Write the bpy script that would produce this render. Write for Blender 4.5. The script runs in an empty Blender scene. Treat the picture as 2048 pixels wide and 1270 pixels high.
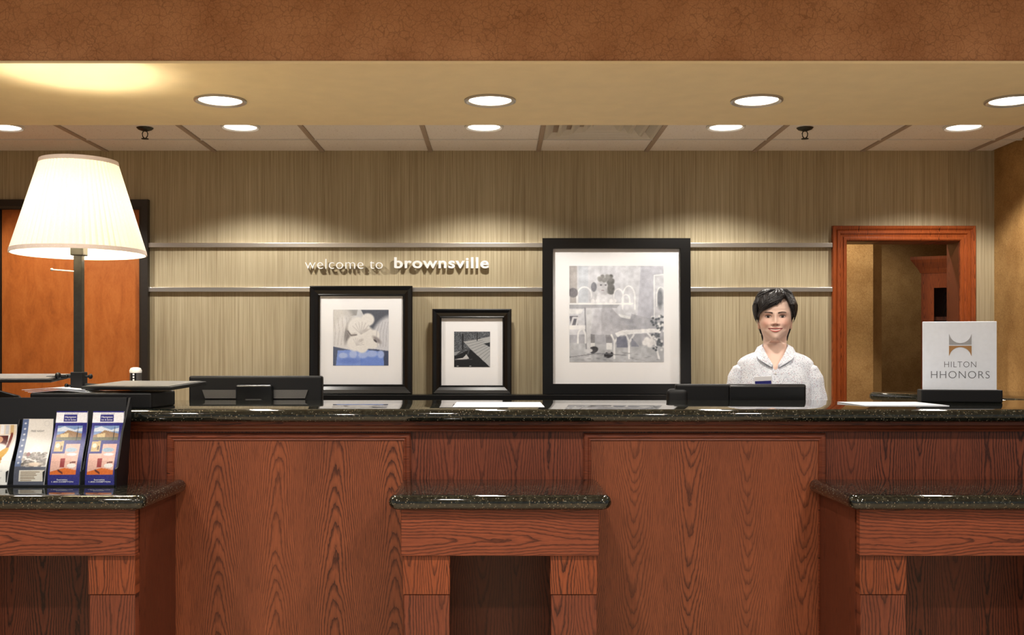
import bpy, bmesh, math, random
import numpy as np
from mathutils import Vector, Matrix, noise as mnoise
PI = math.pi
random.seed(7)
scn = bpy.context.scene
C = scn.collection

# ------------------------------------------------------------------ camera, world, exposure
cd = bpy.data.cameras.new('camera')
cam = bpy.data.objects.new('camera', cd)
C.objects.link(cam)
cam.location = (0, 0, 1.28)
cam.rotation_euler = (PI / 2, 0, 0)
cd.sensor_width = 36.0
cd.lens = 2100 / 2048 * 36.0
cd.shift_x = 26 / 2048
cd.shift_y = 77 / 2048
cd.clip_start = 0.05
scn.camera = cam
scn.view_settings.view_transform = 'Standard'
scn.view_settings.look = 'None'
scn.view_settings.gamma = 1.0
scn.view_settings.use_curve_mapping = False
scn.view_settings.exposure = 1.18
w = bpy.data.worlds.new('world')
scn.world = w
w.use_nodes = True
w.node_tree.nodes['Background'].inputs[0].default_value = (1.0, 0.97, 0.93, 1)
w.node_tree.nodes['Background'].inputs[1].default_value = 0.125

CEIL_W = 27.0      # watts of each downlight over the back wall
SOFFIT_W = 14.0    # watts of each downlight in the soffit
LOBBY_W = 72.0     # watts of each lobby ceiling light
BULB_W = 11.0      # the table lamp's bulb


# ------------------------------------------------------------------ helpers
def lin(v):
    v = v / 255.0
    return v / 12.92 if v <= 0.04045 else ((v + 0.055) / 1.055) ** 2.4


def col(r, g, b):
    return (lin(r), lin(g), lin(b), 1.0)


def tag(o, label=None, cat=None, group=None, kind=None):
    if label: o['label'] = label
    if cat: o['category'] = cat
    if group: o['group'] = group
    if kind: o['kind'] = kind
    return o


def link(name, me, mat=None, parent=None, loc=None, rot=None):
    o = bpy.data.objects.new(name, me)
    C.objects.link(o)
    if mat is not None and me is not None:
        me.materials.append(mat)
    if parent is not None:
        o.parent = parent
    if loc is not None:
        o.location = loc
    if rot is not None:
        o.rotation_euler = rot
    return o


def empty(name, loc, rz=0.0, **kw):
    o = link(name, None, loc=loc, rot=(0, 0, rz))
    o.empty_display_size = 0.05
    return tag(o, **kw)


def obj(name, bm, mat, parent=None, loc=None, rot=None, smooth=False, sharp=40):
    bmesh.ops.recalc_face_normals(bm, faces=bm.faces[:])
    me = bpy.data.meshes.new(name)
    if smooth:
        for f in bm.faces:
            f.smooth = True
        lim = math.radians(sharp)
        for e in bm.edges:
            if len(e.link_faces) == 2 and e.calc_face_angle(0) > lim:
                e.smooth = False
    bm.to_mesh(me)
    bm.free()
    return link(name, me, mat, parent, loc, rot)


def box(bm, x0, x1, y0, y1, z0, z1, bev=0.0, seg=2):
    v = [bm.verts.new((x, y, z)) for z in (z0, z1) for y in (y0, y1) for x in (x0, x1)]
    fs = [(0, 2, 3, 1), (4, 5, 7, 6), (0, 1, 5, 4), (2, 6, 7, 3), (0, 4, 6, 2), (1, 3, 7, 5)]
    faces = [bm.faces.new([v[i] for i in f]) for f in fs]
    if bev > 0:
        es = list({e for f in faces for e in f.edges})
        bmesh.ops.bevel(bm, geom=es, offset=bev, segments=seg, profile=0.5, affect='EDGES')
    return bm


def B(x0, x1, y0, y1, z0, z1, bev=0.0, seg=2):
    return box(bmesh.new(), x0, x1, y0, y1, z0, z1, bev, seg)


def loft(bm, rings, closed=True, cap0=False, cap1=False):
    """rings: list of lists of points, equal length."""
    vs = [[bm.verts.new(p) for p in r] for r in rings]
    n = len(rings[0])
    for a, b in zip(vs[:-1], vs[1:]):
        for i in range(n if closed else n - 1):
            j = (i + 1) % n
            try:
                bm.faces.new((a[i], a[j], b[j], b[i]))
            except ValueError:
                pass
    if cap0: bm.faces.new(vs[0][::-1])
    if cap1: bm.faces.new(vs[-1])
    return vs


def lathe(bm, prof, n=32, c=(0, 0, 0), cap0=False, cap1=False):
    rings = [[(c[0] + r * math.cos(2 * PI * i / n), c[1] + r * math.sin(2 * PI * i / n), c[2] + z) for i in range(n)]
             for r, z in prof]
    return loft(bm, rings, True, cap0, cap1)


def tube(bm, pts, rad, n=10, caps=True):
    pts = [Vector(p) for p in pts]
    if not hasattr(rad, '__len__'):
        rad = [rad] * len(pts)
    rings = []
    up = Vector((0, 0, 1))
    for i, p in enumerate(pts):
        d = (pts[min(i + 1, len(pts) - 1)] - pts[max(i - 1, 0)]).normalized()
        ref = up if abs(d.dot(up)) < 0.95 else Vector((0, 1, 0))
        a = d.cross(ref).normalized()
        b = d.cross(a).normalized()
        rings.append([p + rad[i] * (math.cos(2 * PI * k / n) * a + math.sin(2 * PI * k / n) * b) for k in range(n)])
    loft(bm, rings, True, caps, caps)
    return bm


def sphere(bm, c, r, n=16, m=10):
    rings = []
    for j in range(1, m):
        t = PI * j / m
        rings.append([(c[0] + r[0] * math.sin(t) * math.cos(2 * PI * i / n), c[1] + r[1] * math.sin(t) * math.sin(2 * PI * i / n),
                       c[2] + r[2] * math.cos(t)) for i in range(n)])
    loft(bm, rings, True, True, True)
    return bm


def prism(bm, pts, y0, y1):
    """extrude an outline given in x,z along y"""
    a = [bm.verts.new((p[0], y0, p[1])) for p in pts]
    b = [bm.verts.new((p[0], y1, p[1])) for p in pts]
    n = len(pts)
    bm.faces.new(a); bm.faces.new(b[::-1])
    for i in range(n):
        bm.faces.new((a[i], b[i], b[(i + 1) % n], a[(i + 1) % n]))
    return bm


def slab(poly, z0, z1, radii, seg=8, nose=8):
    """stone slab with rounded plan corners and a full bullnose edge; poly counter-clockwise (x, y)"""
    out = []
    n = len(poly)
    for i in range(n):
        p0, p, p1 = Vector(poly[i - 1]), Vector(poly[i]), Vector(poly[(i + 1) % n])
        R = radii[i]
        d0, d1 = (p0 - p).normalized(), (p1 - p).normalized()
        ang = d0.angle(d1)
        t = R / math.tan(ang / 2)
        cen = p + (d0 + d1).normalized() * (R / math.sin(ang / 2))
        a, b = p + d0 * t - cen, p + d1 * t - cen
        for k in range(seg + 1):
            v = a.lerp(b, k / seg).normalized() * R
            out.append((cen + v, v.normalized()))
    r = (z1 - z0) / 2
    zc = (z0 + z1) / 2
    bm = bmesh.new()
    rings = []
    for k in range(nose + 1):
        t = -PI / 2 + PI * k / nose
        ins = r * (1 - math.cos(t))
        rings.append([(p.x - nn.x * ins, p.y - nn.y * ins, zc + r * math.sin(t)) for p, nn in out])
    loft(bm, rings, True, True, True)
    return bm


def mitred(bm, corners, prof, closed=False, flip=1):
    """sweep a moulding profile (u = towards the inside of the path, v = towards the camera) round corners given in x,z; y=0 is the wall"""
    n = len(corners)
    rings = []
    for i in range(n):
        p = Vector(corners[i])
        d0 = (p - Vector(corners[i - 1])).normalized() if (i > 0 or closed) else None
        d1 = (Vector(corners[(i + 1) % n]) - p).normalized() if (i < n - 1 or closed) else None
        n0 = Vector((-d0.y, d0.x)) * flip if d0 is not None else None
        n1 = Vector((-d1.y, d1.x)) * flip if d1 is not None else None
        if n0 is None: m = n1
        elif n1 is None: m = n0
        else:
            m = (n0 + n1).normalized()
            m = m / max(0.2, m.dot(n0))
        rings.append([(p.x + m.x * u, -v, p.y + m.y * u) for u, v in prof])
    if closed:
        rings.append(rings[0])
        loft(bm, rings, True)
        bmesh.ops.remove_doubles(bm, verts=bm.verts[:], dist=1e-6)
    else:
        loft(bm, rings, True, True, True)
    return bm


def text_mesh(body, width, height=None, extrude=0.0, offset=0.0, spacing=1.0):
    """flat or extruded lettering in the x,z plane; x from 0 to width, baseline at z = 0, facing -y"""
    cu = bpy.data.curves.new('lettering', 'FONT')
    cu.body = body
    cu.size = 1.0
    cu.extrude = 0.0
    cu.offset = offset
    cu.space_character = spacing
    cu.resolution_u = 4
    t = bpy.data.objects.new('lettering', cu)
    C.objects.link(t)
    dg = bpy.context.evaluated_depsgraph_get()
    me = bpy.data.meshes.new_from_object(t.evaluated_get(dg))
    bpy.data.objects.remove(t)
    bpy.data.curves.remove(cu)
    bm = bmesh.new()
    bm.from_mesh(me)
    bpy.data.meshes.remove(me)
    xs = [v.co.x for v in bm.verts]
    ys = [v.co.y for v in bm.verts]
    sx = width / (max(xs) - min(xs))
    sy = (height / max(ys)) if height else sx
    x0 = min(xs)
    for v in bm.verts:
        v.co = Vector(((v.co.x - x0) * sx, 0, v.co.y * sy))
    if extrude > 0:
        bmesh.ops.remove_doubles(bm, verts=bm.verts[:], dist=1e-6)
        r = bmesh.ops.extrude_face_region(bm, geom=bm.faces[:])
        for g in r['geom']:
            if isinstance(g, bmesh.types.BMVert):
                g.co.y -= extrude
    return bm


def islands(bm):
    seen, out = set(), []
    for v in bm.verts:
        if v in seen: continue
        st, isl = [v], []
        seen.add(v)
        while st:
            a = st.pop(); isl.append(a)
            for e in a.link_edges:
                b = e.other_vert(a)
                if b not in seen:
                    seen.add(b); st.append(b)
        out.append(isl)
    return out


# ------------------------------------------------------------------ materials
def mat_new(name):
    m = bpy.data.materials.new(name)
    m.use_nodes = True
    nt = m.node_tree
    return m, nt, nt.nodes['Principled BSDF']


def N(nt, t, **kw):
    n = nt.nodes.new(t)
    for k, v in kw.items():
        if k == 'inp':
            for kk, vv in v.items(): n.inputs[kk].default_value = vv
        else:
            setattr(n, k, v)
    return n


def M2(nt, op, a, b=None, c=None):
    n = nt.nodes.new('ShaderNodeMath')
    n.operation = op
    for i, s in enumerate((a, b, c)):
        if s is None: continue
        if isinstance(s, (int, float)): n.inputs[i].default_value = s
        else: nt.links.new(s, n.inputs[i])
    return n.outputs[0]


def ramp(nt, fac, stops):
    r = nt.nodes.new('ShaderNodeValToRGB')
    e = r.color_ramp.elements
    e[0].position, e[0].color = stops[0]
    e[1].position, e[1].color = stops[-1]
    for p, cc in stops[1:-1]:
        x = e.new(p); x.color = cc
    nt.links.new(fac, r.inputs[0])
    return r.outputs[0]


def mix(nt, fac, a, b, mode='MIX'):
    n = nt.nodes.new('ShaderNodeMix')
    n.data_type = 'RGBA'
    n.blend_type = mode
    for s, i in ((fac, 0), (a, 6), (b, 7)):
        if isinstance(s, (int, float, tuple)): n.inputs[i].default_value = s
        else: nt.links.new(s, n.inputs[i])
    return n.outputs[2]


def coords(nt, scale=(1, 1, 1), loc=(0, 0, 0), rot=(0, 0, 0)):
    tc = nt.nodes.new('ShaderNodeTexCoord')
    mp = nt.nodes.new('ShaderNodeMapping')
    mp.inputs['Scale'].default_value = scale
    mp.inputs['Location'].default_value = loc
    mp.inputs['Rotation'].default_value = rot
    nt.links.new(tc.outputs['Object'], mp.inputs[0])
    return mp.outputs[0]


def noise(nt, vec, scale=5.0, detail=2.0, rough=0.5, dist=0.0):
    n = N(nt, 'ShaderNodeTexNoise', inp={'Scale': scale, 'Detail': detail, 'Roughness': rough, 'Distortion': dist})
    nt.links.new(vec, n.inputs['Vector'])
    return n.outputs[0]


def bump(nt, bs, height, strength=0.2, dist=0.002):
    b = N(nt, 'ShaderNodeBump', inp={'Strength': strength, 'Distance': dist})
    nt.links.new(height, b.inputs['Height'])
    nt.links.new(b.outputs[0], bs.inputs['Normal'])


def plain(name, c, rough=0.5, metal=0.0, spec=0.5, grain=0.06, gscale=60.0, coat=0.0):
    """a single coloured finish with a slight procedural unevenness"""
    m, nt, bs = mat_new(name)
    v = noise(nt, coords(nt), gscale, 3.0)
    a = tuple(max(0, x * (1 - grain)) for x in c[:3]) + (1,)
    b = tuple(min(1, x * (1 + grain)) for x in c[:3]) + (1,)
    nt.links.new(ramp(nt, v, [(0.3, a), (0.7, b)]), bs.inputs['Base Color'])
    bs.inputs['Roughness'].default_value = rough
    bs.inputs['Metallic'].default_value = metal
    bs.inputs['Specular IOR Level'].default_value = spec
    bs.inputs['Coat Weight'].default_value = coat
    return m


def oak(name, u='X', v='Z', leaf=0.2, arch=1, light=(146, 80, 50), dark=(58, 26, 17), k=105.0, slope=12.0, seed=0.0, rough=0.38,
        off=0.0, spread=0.032, ringamt=1.05):
    """stained oak: cathedral figure in every veneer leaf, fine pores along the grain"""
    m, nt, bs = mat_new(name)
    tc = nt.nodes.new('ShaderNodeTexCoord')
    sp = nt.nodes.new('ShaderNodeSeparateXYZ')
    nt.links.new(tc.outputs['Object'], sp.inputs[0])
    U, V = sp.outputs[u], sp.outputs[v]
    cv = nt.nodes.new('ShaderNodeCombineXYZ')
    nt.links.new(U, cv.inputs[0]); nt.links.new(V, cv.inputs[1]); cv.inputs[2].default_value = seed
    uv = cv.outputs[0]

    def scaled(sx, sy):
        mp = N(nt, 'ShaderNodeMapping')
        mp.inputs['Scale'].default_value = (sx, sy, 1)
        nt.links.new(uv, mp.inputs[0])
        return mp.outputs[0]
    wob = noise(nt, scaled(5, 2.2), 1.0, 2.0)
    Uw = M2(nt, 'ADD', U, M2(nt, 'MULTIPLY', M2(nt, 'SUBTRACT', wob, 0.5), 0.035))
    t = M2(nt, 'ADD', M2(nt, 'DIVIDE', Uw, leaf), off)
    idx = M2(nt, 'FLOOR', t)
    uc = M2(nt, 'MULTIPLY', M2(nt, 'SUBTRACT', M2(nt, 'FRACT', t), 0.5), leaf)
    wn = N(nt, 'ShaderNodeTexWhiteNoise', noise_dimensions='1D')
    nt.links.new(M2(nt, 'ADD', idx, seed + 3.3), wn.inputs['W'])
    rnd = wn.outputs[0]
    rad = M2(nt, 'SQRT', M2(nt, 'ADD', M2(nt, 'MULTIPLY', uc, uc), spread ** 2))
    f = M2(nt, 'MULTIPLY', rad, k)
    f = M2(nt, 'ADD', f, M2(nt, 'MULTIPLY', M2(nt, 'MULTIPLY', uc, uc), k * 5))
    sl = M2(nt, 'MULTIPLY', V, M2(nt, 'MULTIPLY_ADD', rnd, slope * 0.7 * arch, slope * 0.75 * arch))
    f = M2(nt, 'ADD', f, sl)
    f = M2(nt, 'ADD', f, M2(nt, 'MULTIPLY', rnd, 37.0))
    f = M2(nt, 'ADD', f, M2(nt, 'MULTIPLY', noise(nt, scaled(7, 2.6), 1.0, 1.0), 5.0))
    f = M2(nt, 'ADD', f, M2(nt, 'MULTIPLY', noise(nt, scaled(26, 7), 1.0, 2.0), 1.3))
    f = M2(nt, 'ADD', f, M2(nt, 'MULTIPLY', noise(nt, scaled(160, 45), 1.0, 1.0), 0.45))
    saw = M2(nt, 'FRACT', f)
    g0, g1 = (0, 0, 0, 1), (1, 1, 1, 1)
    ring = ramp(nt, saw, [(0.0, (0.25, 0.25, 0.25, 1)), (0.3, g0), (0.55, g0), (0.86, (0.85, 0.85, 0.85, 1)), (0.93, g1), (1.0, (0.25, 0.25, 0.25, 1))])
    pores = ramp(nt, noise(nt, scaled(520, 14), 1.0, 2.0, 0.6), [(0.36, g1), (0.52, g0)])
    patch = noise(nt, scaled(3.5, 1.2), 1.0, 3.0)
    ringm = M2(nt, 'MULTIPLY', ring, M2(nt, 'MULTIPLY_ADD', patch, 0.9, ringamt - 0.45))
    wn2 = N(nt, 'ShaderNodeTexWhiteNoise', noise_dimensions='1D')
    nt.links.new(M2(nt, 'ADD', idx, seed + 41.7), wn2.inputs['W'])
    ringm = M2(nt, 'MULTIPLY', ringm, M2(nt, 'MULTIPLY_ADD', wn2.outputs[0], 0.6, 0.5))
    L, D = col(*light), col(*dark)
    mid = tuple((a * 0.62 + b * 0.38) for a, b in zip(L, D))
    base = ramp(nt, patch, [(0.3, mid), (0.7, L)])
    c1 = mix(nt, ringm, base, D)
    c2 = mix(nt, M2(nt, 'MULTIPLY', pores, 0.42), c1, D)
    nt.links.new(c2, bs.inputs['Base Color'])
    bs.inputs['Roughness'].default_value = rough
    bs.inputs['Specular IOR Level'].default_value = 0.4
    bump(nt, bs, M2(nt, 'SUBTRACT', 1.0, M2(nt, 'MAXIMUM', pores, ring)), 0.12, 0.0008)
    return m


def granite(name):
    m, nt, bs = mat_new(name)
    v = coords(nt)
    a = noise(nt, v, 95, 4, 0.65)
    base = ramp(nt, a, [(0.36, col(8, 11, 10)), (0.52, col(24, 28, 24)), (0.64, col(46, 46, 37)), (0.78, col(88, 82, 66))])
    vo = N(nt, 'ShaderNodeTexVoronoi', inp={'Scale': 260.0, 'Randomness': 1.0})
    nt.links.new(v, vo.inputs['Vector'])
    sp = N(nt, 'ShaderNodeSeparateColor')
    nt.links.new(vo.outputs['Color'], sp.inputs[0])
    fleck = M2(nt, 'MULTIPLY', M2(nt, 'GREATER_THAN', sp.outputs[0], 0.90), M2(nt, 'LESS_THAN', vo.outputs['Distance'], 0.42))
    fc = mix(nt, sp.outputs[1], col(132, 104, 70), col(146, 152, 142))
    nt.links.new(mix(nt, M2(nt, 'MULTIPLY', fleck, 0.75), base, fc), bs.inputs['Base Color'])
    bs.inputs['Roughness'].default_value = 0.045
    bs.inputs['Specular IOR Level'].default_value = 0.75
    return m


def stripe_paper(name):
    m, nt, bs = mat_new(name)
    a = noise(nt, coords(nt, (170, 1, 1.2)), 1.0, 3, 0.6)
    b = noise(nt, coords(nt, (420, 1, 3.5), (3, 0, 7)), 1.0, 2, 0.6)
    cc = noise(nt, coords(nt, (7, 1, 0.2), (1, 0, 2)), 1.0, 2)
    s = M2(nt, 'ADD', M2(nt, 'MULTIPLY', a, 0.5), M2(nt, 'ADD', M2(nt, 'MULTIPLY', b, 0.35), M2(nt, 'MULTIPLY', cc, 0.15)))
    nt.links.new(ramp(nt, s, [(0.34, col(138, 122, 94)), (0.5, col(178, 164, 134)), (0.66, col(202, 190, 160))]), bs.inputs['Base Color'])
    bs.inputs['Roughness'].default_value = 0.62
    bs.inputs['Specular IOR Level'].default_value = 0.3
    bump(nt, bs, s, 0.25, 0.001)
    return m


def crackle_paper(name, hi, lo, crack):
    m, nt, bs = mat_new(name)
    v = coords(nt)
    dv = N(nt, 'ShaderNodeVectorMath', operation='MULTIPLY_ADD')
    nz = N(nt, 'ShaderNodeTexNoise', inp={'Scale': 30.0, 'Detail': 3.0})
    nt.links.new(v, nz.inputs['Vector'])
    nt.links.new(nz.outputs['Color'], dv.inputs[0])
    dv.inputs[1].default_value = (0.03, 0.03, 0.03)
    nt.links.new(v, dv.inputs[2])
    vo = N(nt, 'ShaderNodeTexVoronoi', feature='DISTANCE_TO_EDGE', inp={'Scale': 42.0})
    nt.links.new(dv.outputs[0], vo.inputs['Vector'])
    edge = ramp(nt, vo.outputs[0], [(0.0, (1, 1, 1, 1)), (0.07, (0, 0, 0, 1))])
    patch = noise(nt, v, 5.0, 4, 0.6)
    fine = noise(nt, v, 190.0, 3, 0.7)
    base = ramp(nt, M2(nt, 'ADD', M2(nt, 'MULTIPLY', patch, 0.55), M2(nt, 'MULTIPLY', fine, 0.45)), [(0.36, lo), (0.64, hi)])
    em = M2(nt, 'MULTIPLY', edge, M2(nt, 'MULTIPLY', noise(nt, v, 14.0, 2), 0.75))
    nt.links.new(mix(nt, em, base, crack), bs.inputs['Base Color'])
    bs.inputs['Roughness'].default_value = 0.6
    bs.inputs['Specular IOR Level'].default_value = 0.3
    bump(nt, bs, M2(nt, 'SUBTRACT', fine, edge), 0.2, 0.001)
    return m


def attr_print(name, rough=0.55):
    m, nt, bs = mat_new(name)
    a = N(nt, 'ShaderNodeAttribute', attribute_name='ink')
    nt.links.new(a.outputs['Color'], bs.inputs['Base Color'])
    bs.inputs['Roughness'].default_value = rough
    bs.inputs['Specular IOR Level'].default_value = 0.3
    return m


def glow(name, c, s):
    m, nt, bs = mat_new(name)
    bs.inputs['Base Color'].default_value = c
    bs.inputs['Emission Color'].default_value = c
    bs.inputs['Emission Strength'].default_value = s
    return m


def clear(name, refl=0.06, tint=(1, 1, 1, 1)):
    m, nt, bs = mat_new(name)
    out = nt.nodes['Material Output']
    tr = N(nt, 'ShaderNodeBsdfTransparent')
    tr.inputs[0].default_value = tint
    gl = N(nt, 'ShaderNodeBsdfGlossy', inp={'Roughness': 0.02})
    fr = N(nt, 'ShaderNodeFresnel', inp={'IOR': 1.45})
    ms = N(nt, 'ShaderNodeMixShader')
    ge = N(nt, 'ShaderNodeNewGeometry')
    fac = M2(nt, 'MINIMUM', M2(nt, 'ADD', fr.outputs[0], refl - 0.034), 1.0)
    nt.links.new(M2(nt, 'MULTIPLY', fac, M2(nt, 'SUBTRACT', 1.0, ge.outputs['Backfacing'])), ms.inputs[0])
    nt.links.new(tr.outputs[0], ms.inputs[1]); nt.links.new(gl.outputs[0], ms.inputs[2])
    nt.links.new(ms.outputs[0], out.inputs[0])
    return m


def door_veneer(name):
    m, nt, bs = mat_new(name)
    a = noise(nt, coords(nt, (14, 14, 5)), 1.0, 5, 0.65, 0.6)
    b = noise(nt, coords(nt, (3.2, 1, 0.3), (5, 0, 0)), 1.0, 1)
    cc = noise(nt, coords(nt, (120, 120, 60)), 1.0, 3, 0.7)
    s = M2(nt, 'ADD', M2(nt, 'MULTIPLY', a, 0.45), M2(nt, 'ADD', M2(nt, 'MULTIPLY', b, 0.4), M2(nt, 'MULTIPLY', cc, 0.15)))
    nt.links.new(ramp(nt, s, [(0.34, col(140, 72, 28)), (0.5, col(182, 100, 42)), (0.66, col(206, 124, 60))]), bs.inputs['Base Color'])
    bs.inputs['Roughness'].default_value = 0.4
    return m


def tile_mat(name):
    m, nt, bs = mat_new(name)
    a = noise(nt, coords(nt), 260, 3, 0.7)
    b = noise(nt, coords(nt), 60, 2, 0.6)
    c1 = ramp(nt, a, [(0.34, col(206, 194, 188)), (0.46, col(238, 232, 228))])
    nt.links.new(mix(nt, M2(nt, 'MULTIPLY', M2(nt, 'GREATER_THAN', b, 0.66), 0.35), c1, col(150, 132, 122)), bs.inputs['Base Color'])
    bs.inputs['Roughness'].default_value = 0.9
    bump(nt, bs, a, 0.4, 0.002)
    return m


def speckled_shirt(name):
    m, nt, bs = mat_new(name)
    v = coords(nt)
    base = ramp(nt, noise(nt, v, 30, 2), [(0.3, col(226, 230, 240)), (0.7, col(240, 243, 250))])
    cur = base
    for sc, thr, ca, cb, seed in ((270.0, 0.50, col(46, 52, 96), col(78, 116, 132), 0.0), (225.0, 0.70, col(176, 70, 100), col(92, 76, 130), 4.7)):
        mp = coords(nt, (1, 1, 1), (seed, seed, seed))
        vo = N(nt, 'ShaderNodeTexVoronoi', inp={'Scale': sc, 'Randomness': 1.0})
        nt.links.new(mp, vo.inputs['Vector'])
        sp = N(nt, 'ShaderNodeSeparateColor')
        nt.links.new(vo.outputs['Color'], sp.inputs[0])
        dot = M2(nt, 'MULTIPLY', M2(nt, 'GREATER_THAN', sp.outputs[0], thr), M2(nt, 'LESS_THAN', vo.outputs['Distance'], 0.33))
        cc = mix(nt, sp.outputs[1], ca, cb)
        cur = mix(nt, M2(nt, 'MULTIPLY', dot, 0.8), cur, cc)
    nt.links.new(cur, bs.inputs['Base Color'])
    bs.inputs['Roughness'].default_value = 0.8
    return m


def hair_mat(name):
    m, nt, bs = mat_new(name)
    a = noise(nt, coords(nt, (60, 60, 260), (0, 0, 0), (0.0, 0.55, 0.0)), 1.0, 3, 0.6)
    nt.links.new(ramp(nt, a, [(0.35, col(12, 11, 13)), (0.65, col(38, 34, 36))]), bs.inputs['Base Color'])
    bs.inputs['Roughness'].default_value = 0.36
    bs.inputs['Specular IOR Level'].default_value = 0.6
    bump(nt, bs, a, 0.7, 0.004)
    return m


def shade_mat(name):
    m, nt, bs = mat_new(name)
    out = nt.nodes['Material Output']
    cc = ramp(nt, noise(nt, coords(nt), 400, 2), [(0.3, col(250, 243, 222)), (0.7, col(255, 250, 236))])
    df = N(nt, 'ShaderNodeBsdfDiffuse'); tl = N(nt, 'ShaderNodeBsdfTranslucent')
    ms = N(nt, 'ShaderNodeMixShader', inp={0: 0.085})
    nt.links.new(cc, df.inputs[0]); nt.links.new(cc, tl.inputs[0])
    nt.links.new(df.outputs[0], ms.inputs[1]); nt.links.new(tl.outputs[0], ms.inputs[2])
    nt.links.new(ms.outputs[0], out.inputs[0])
    return m


def steel(name, c, rough=0.3, along='X'):
    m, nt, bs = mat_new(name)
    sc = {'X': (3, 300, 300), 'Z': (300, 300, 3)}[along]
    a = noise(nt, coords(nt, sc), 1.0, 2)
    nt.links.new(ramp(nt, a, [(0.3, tuple(x * 0.85 for x in c[:3]) + (1,)), (0.7, c)]), bs.inputs['Base Color'])
    bs.inputs['Metallic'].default_value = 1.0
    bs.inputs['Roughness'].default_value = rough
    return m


MT = {}
MT['panel'] = oak('oak_panel_upward_figure', leaf=0.19, arch=1, seed=1.0, off=0.31, ringamt=1.15)
MT['panel2'] = oak('oak_panel_downward_figure', leaf=0.185, arch=-1, seed=5.0, off=0.12, ringamt=1.15, slope=17, k=110)
MT['stile'] = oak('oak_stile', leaf=0.11, arch=-1, seed=2.0, k=90, slope=4, spread=0.012, ringamt=1.3, light=(128, 66, 44), dark=(56, 26, 18))
MT['rail'] = oak('oak_rail', u='Z', v='X', leaf=0.17, arch=1, seed=3.0, k=75, slope=5.5, spread=0.008, ringamt=1.7, light=(140, 72, 46), off=0.1)
MT['leg'] = oak('oak_leg', leaf=0.075, arch=-1, seed=4.0, k=120, slope=9, spread=0.012, ringamt=1.5, light=(148, 76, 44), dark=(62, 27, 15))
MT['side'] = oak('oak_side', u='Y', leaf=0.12, arch=1, seed=6.0, k=130, slope=9, spread=0.014, light=(112, 56, 36))
MT['casing_v'] = oak('oak_casing_upright', leaf=0.05, arch=-1, seed=7.0, k=200, slope=9, spread=0.008, light=(176, 88, 42), dark=(80, 32, 14), rough=0.3)
MT['moulding'] = oak('oak_moulding', u='Z', v='X', leaf=0.04, seed=8.0, k=260, slope=4, spread=0.006, light=(132, 68, 44), rough=0.3)
MT['granite'] = granite('dark_granite')
MT['paper'] = stripe_paper('striated_wallpaper')
MT['fascia'] = crackle_paper('crackle_wallpaper_copper', col(196, 144, 104), col(160, 108, 70), col(104, 66, 42))
MT['gold'] = crackle_paper('crackle_wallpaper_gold', col(186, 148, 94), col(142, 104, 58), col(116, 80, 44))
MT['soffit'] = plain('soffit_paint', col(242, 222, 180), 0.75, grain=0.03, gscale=12)
MT['tile'] = tile_mat('mineral_tile')
MT['tbar'] = plain('grid_bar_paint', col(168, 150, 136), 0.5)
MT['white'] = plain('white_paint', col(226, 224, 220), 0.5, grain=0.02)
MT['ventwhite'] = plain('vent_enamel', col(206, 200, 190), 0.4, grain=0.02)
MT['floor'] = plain('floor_tile_beige', col(206, 186, 156), 0.4, grain=0.15, gscale=8)
MT['lobby'] = plain('lobby_ceiling_paint', col(214, 196, 168), 0.8, grain=0.03)
MT['black'] = plain('black_lacquer', col(9, 9, 10), 0.28, grain=0.1)
MT['blackmatt'] = plain('black_plastic', col(8, 8, 10), 0.5, spec=0.3, grain=0.12, gscale=300)
MT['holder'] = plain('black_acrylic', col(9, 11, 16), 0.45, spec=0.35, grain=0.08)
MT['bronze'] = plain('dark_bronze_metal', col(58, 57, 53), 0.38, metal=0.75, grain=0.12)
MT['doorframe'] = plain('dark_brown_enamel', col(44, 38, 33), 0.42, grain=0.08)
MT['door'] = door_veneer('birch_veneer')
MT['alu'] = steel('brushed_aluminium', col(226, 220, 212), 0.3)
MT['chrome'] = plain('chrome_trim', col(198, 190, 178), 0.18, metal=1.0, grain=0.03)
MT['rim'] = plain('satin_nickel_rim', col(176, 168, 156), 0.32, metal=0.55, grain=0.03)
MT['letter'] = plain('brushed_letter_metal', col(250, 250, 250), 0.35, metal=0.1, grain=0.04)
MT['greymetal'] = plain('grille_metal', col(104, 102, 100), 0.4, metal=0.6, grain=0.2, gscale=500)
MT['traygrey'] = plain('tray_mat_grey', col(96, 95, 94), 0.5, grain=0.12, gscale=240)
MT['sheet'] = plain('white_sheet', col(232, 237, 246), 0.35, grain=0.02)
MT['mat'] = plain('mount_board', col(246, 246, 248), 0.8, grain=0.01)
MT['print'] = attr_print('printed_ink')
MT['gloss'] = attr_print('printed_gloss', 0.3)
MT['glass'] = clear('picture_glass', 0.03)
MT['acrylic'] = clear('clear_acrylic', 0.05, (0.97, 0.98, 0.98, 1))
MT['lens'] = glow('lit_lens', (1.0, 0.96, 0.88, 1), 2.4)
MT['bulb'] = glow('lit_bulb', (1.0, 0.86, 0.62, 1), 25.0)
MT['shade'] = shade_mat('pleated_shade_cloth')
MT['ribbon'] = plain('shade_ribbon', col(236, 220, 208), 0.8, grain=0.03)
MT['shirt'] = speckled_shirt('speckled_shirt_cloth')
MT['hair'] = hair_mat('black_hair')
MT['trouser'] = plain('black_cloth', col(28, 28, 32), 0.85)
MT['skin'] = attr_print('skin', 0.48)
MT['skin'].node_tree.nodes['Principled BSDF'].inputs['Subsurface Weight'].default_value = 0.08
MT['skin'].node_tree.nodes['Principled BSDF'].inputs['Subsurface Radius'].default_value = (0.008, 0.003, 0.002)
MT['ink_grey'] = plain('grey_ink', col(96, 98, 104), 0.5)
MT['ink_white'] = plain('white_ink', col(240, 240, 245), 0.5, grain=0.01)
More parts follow.
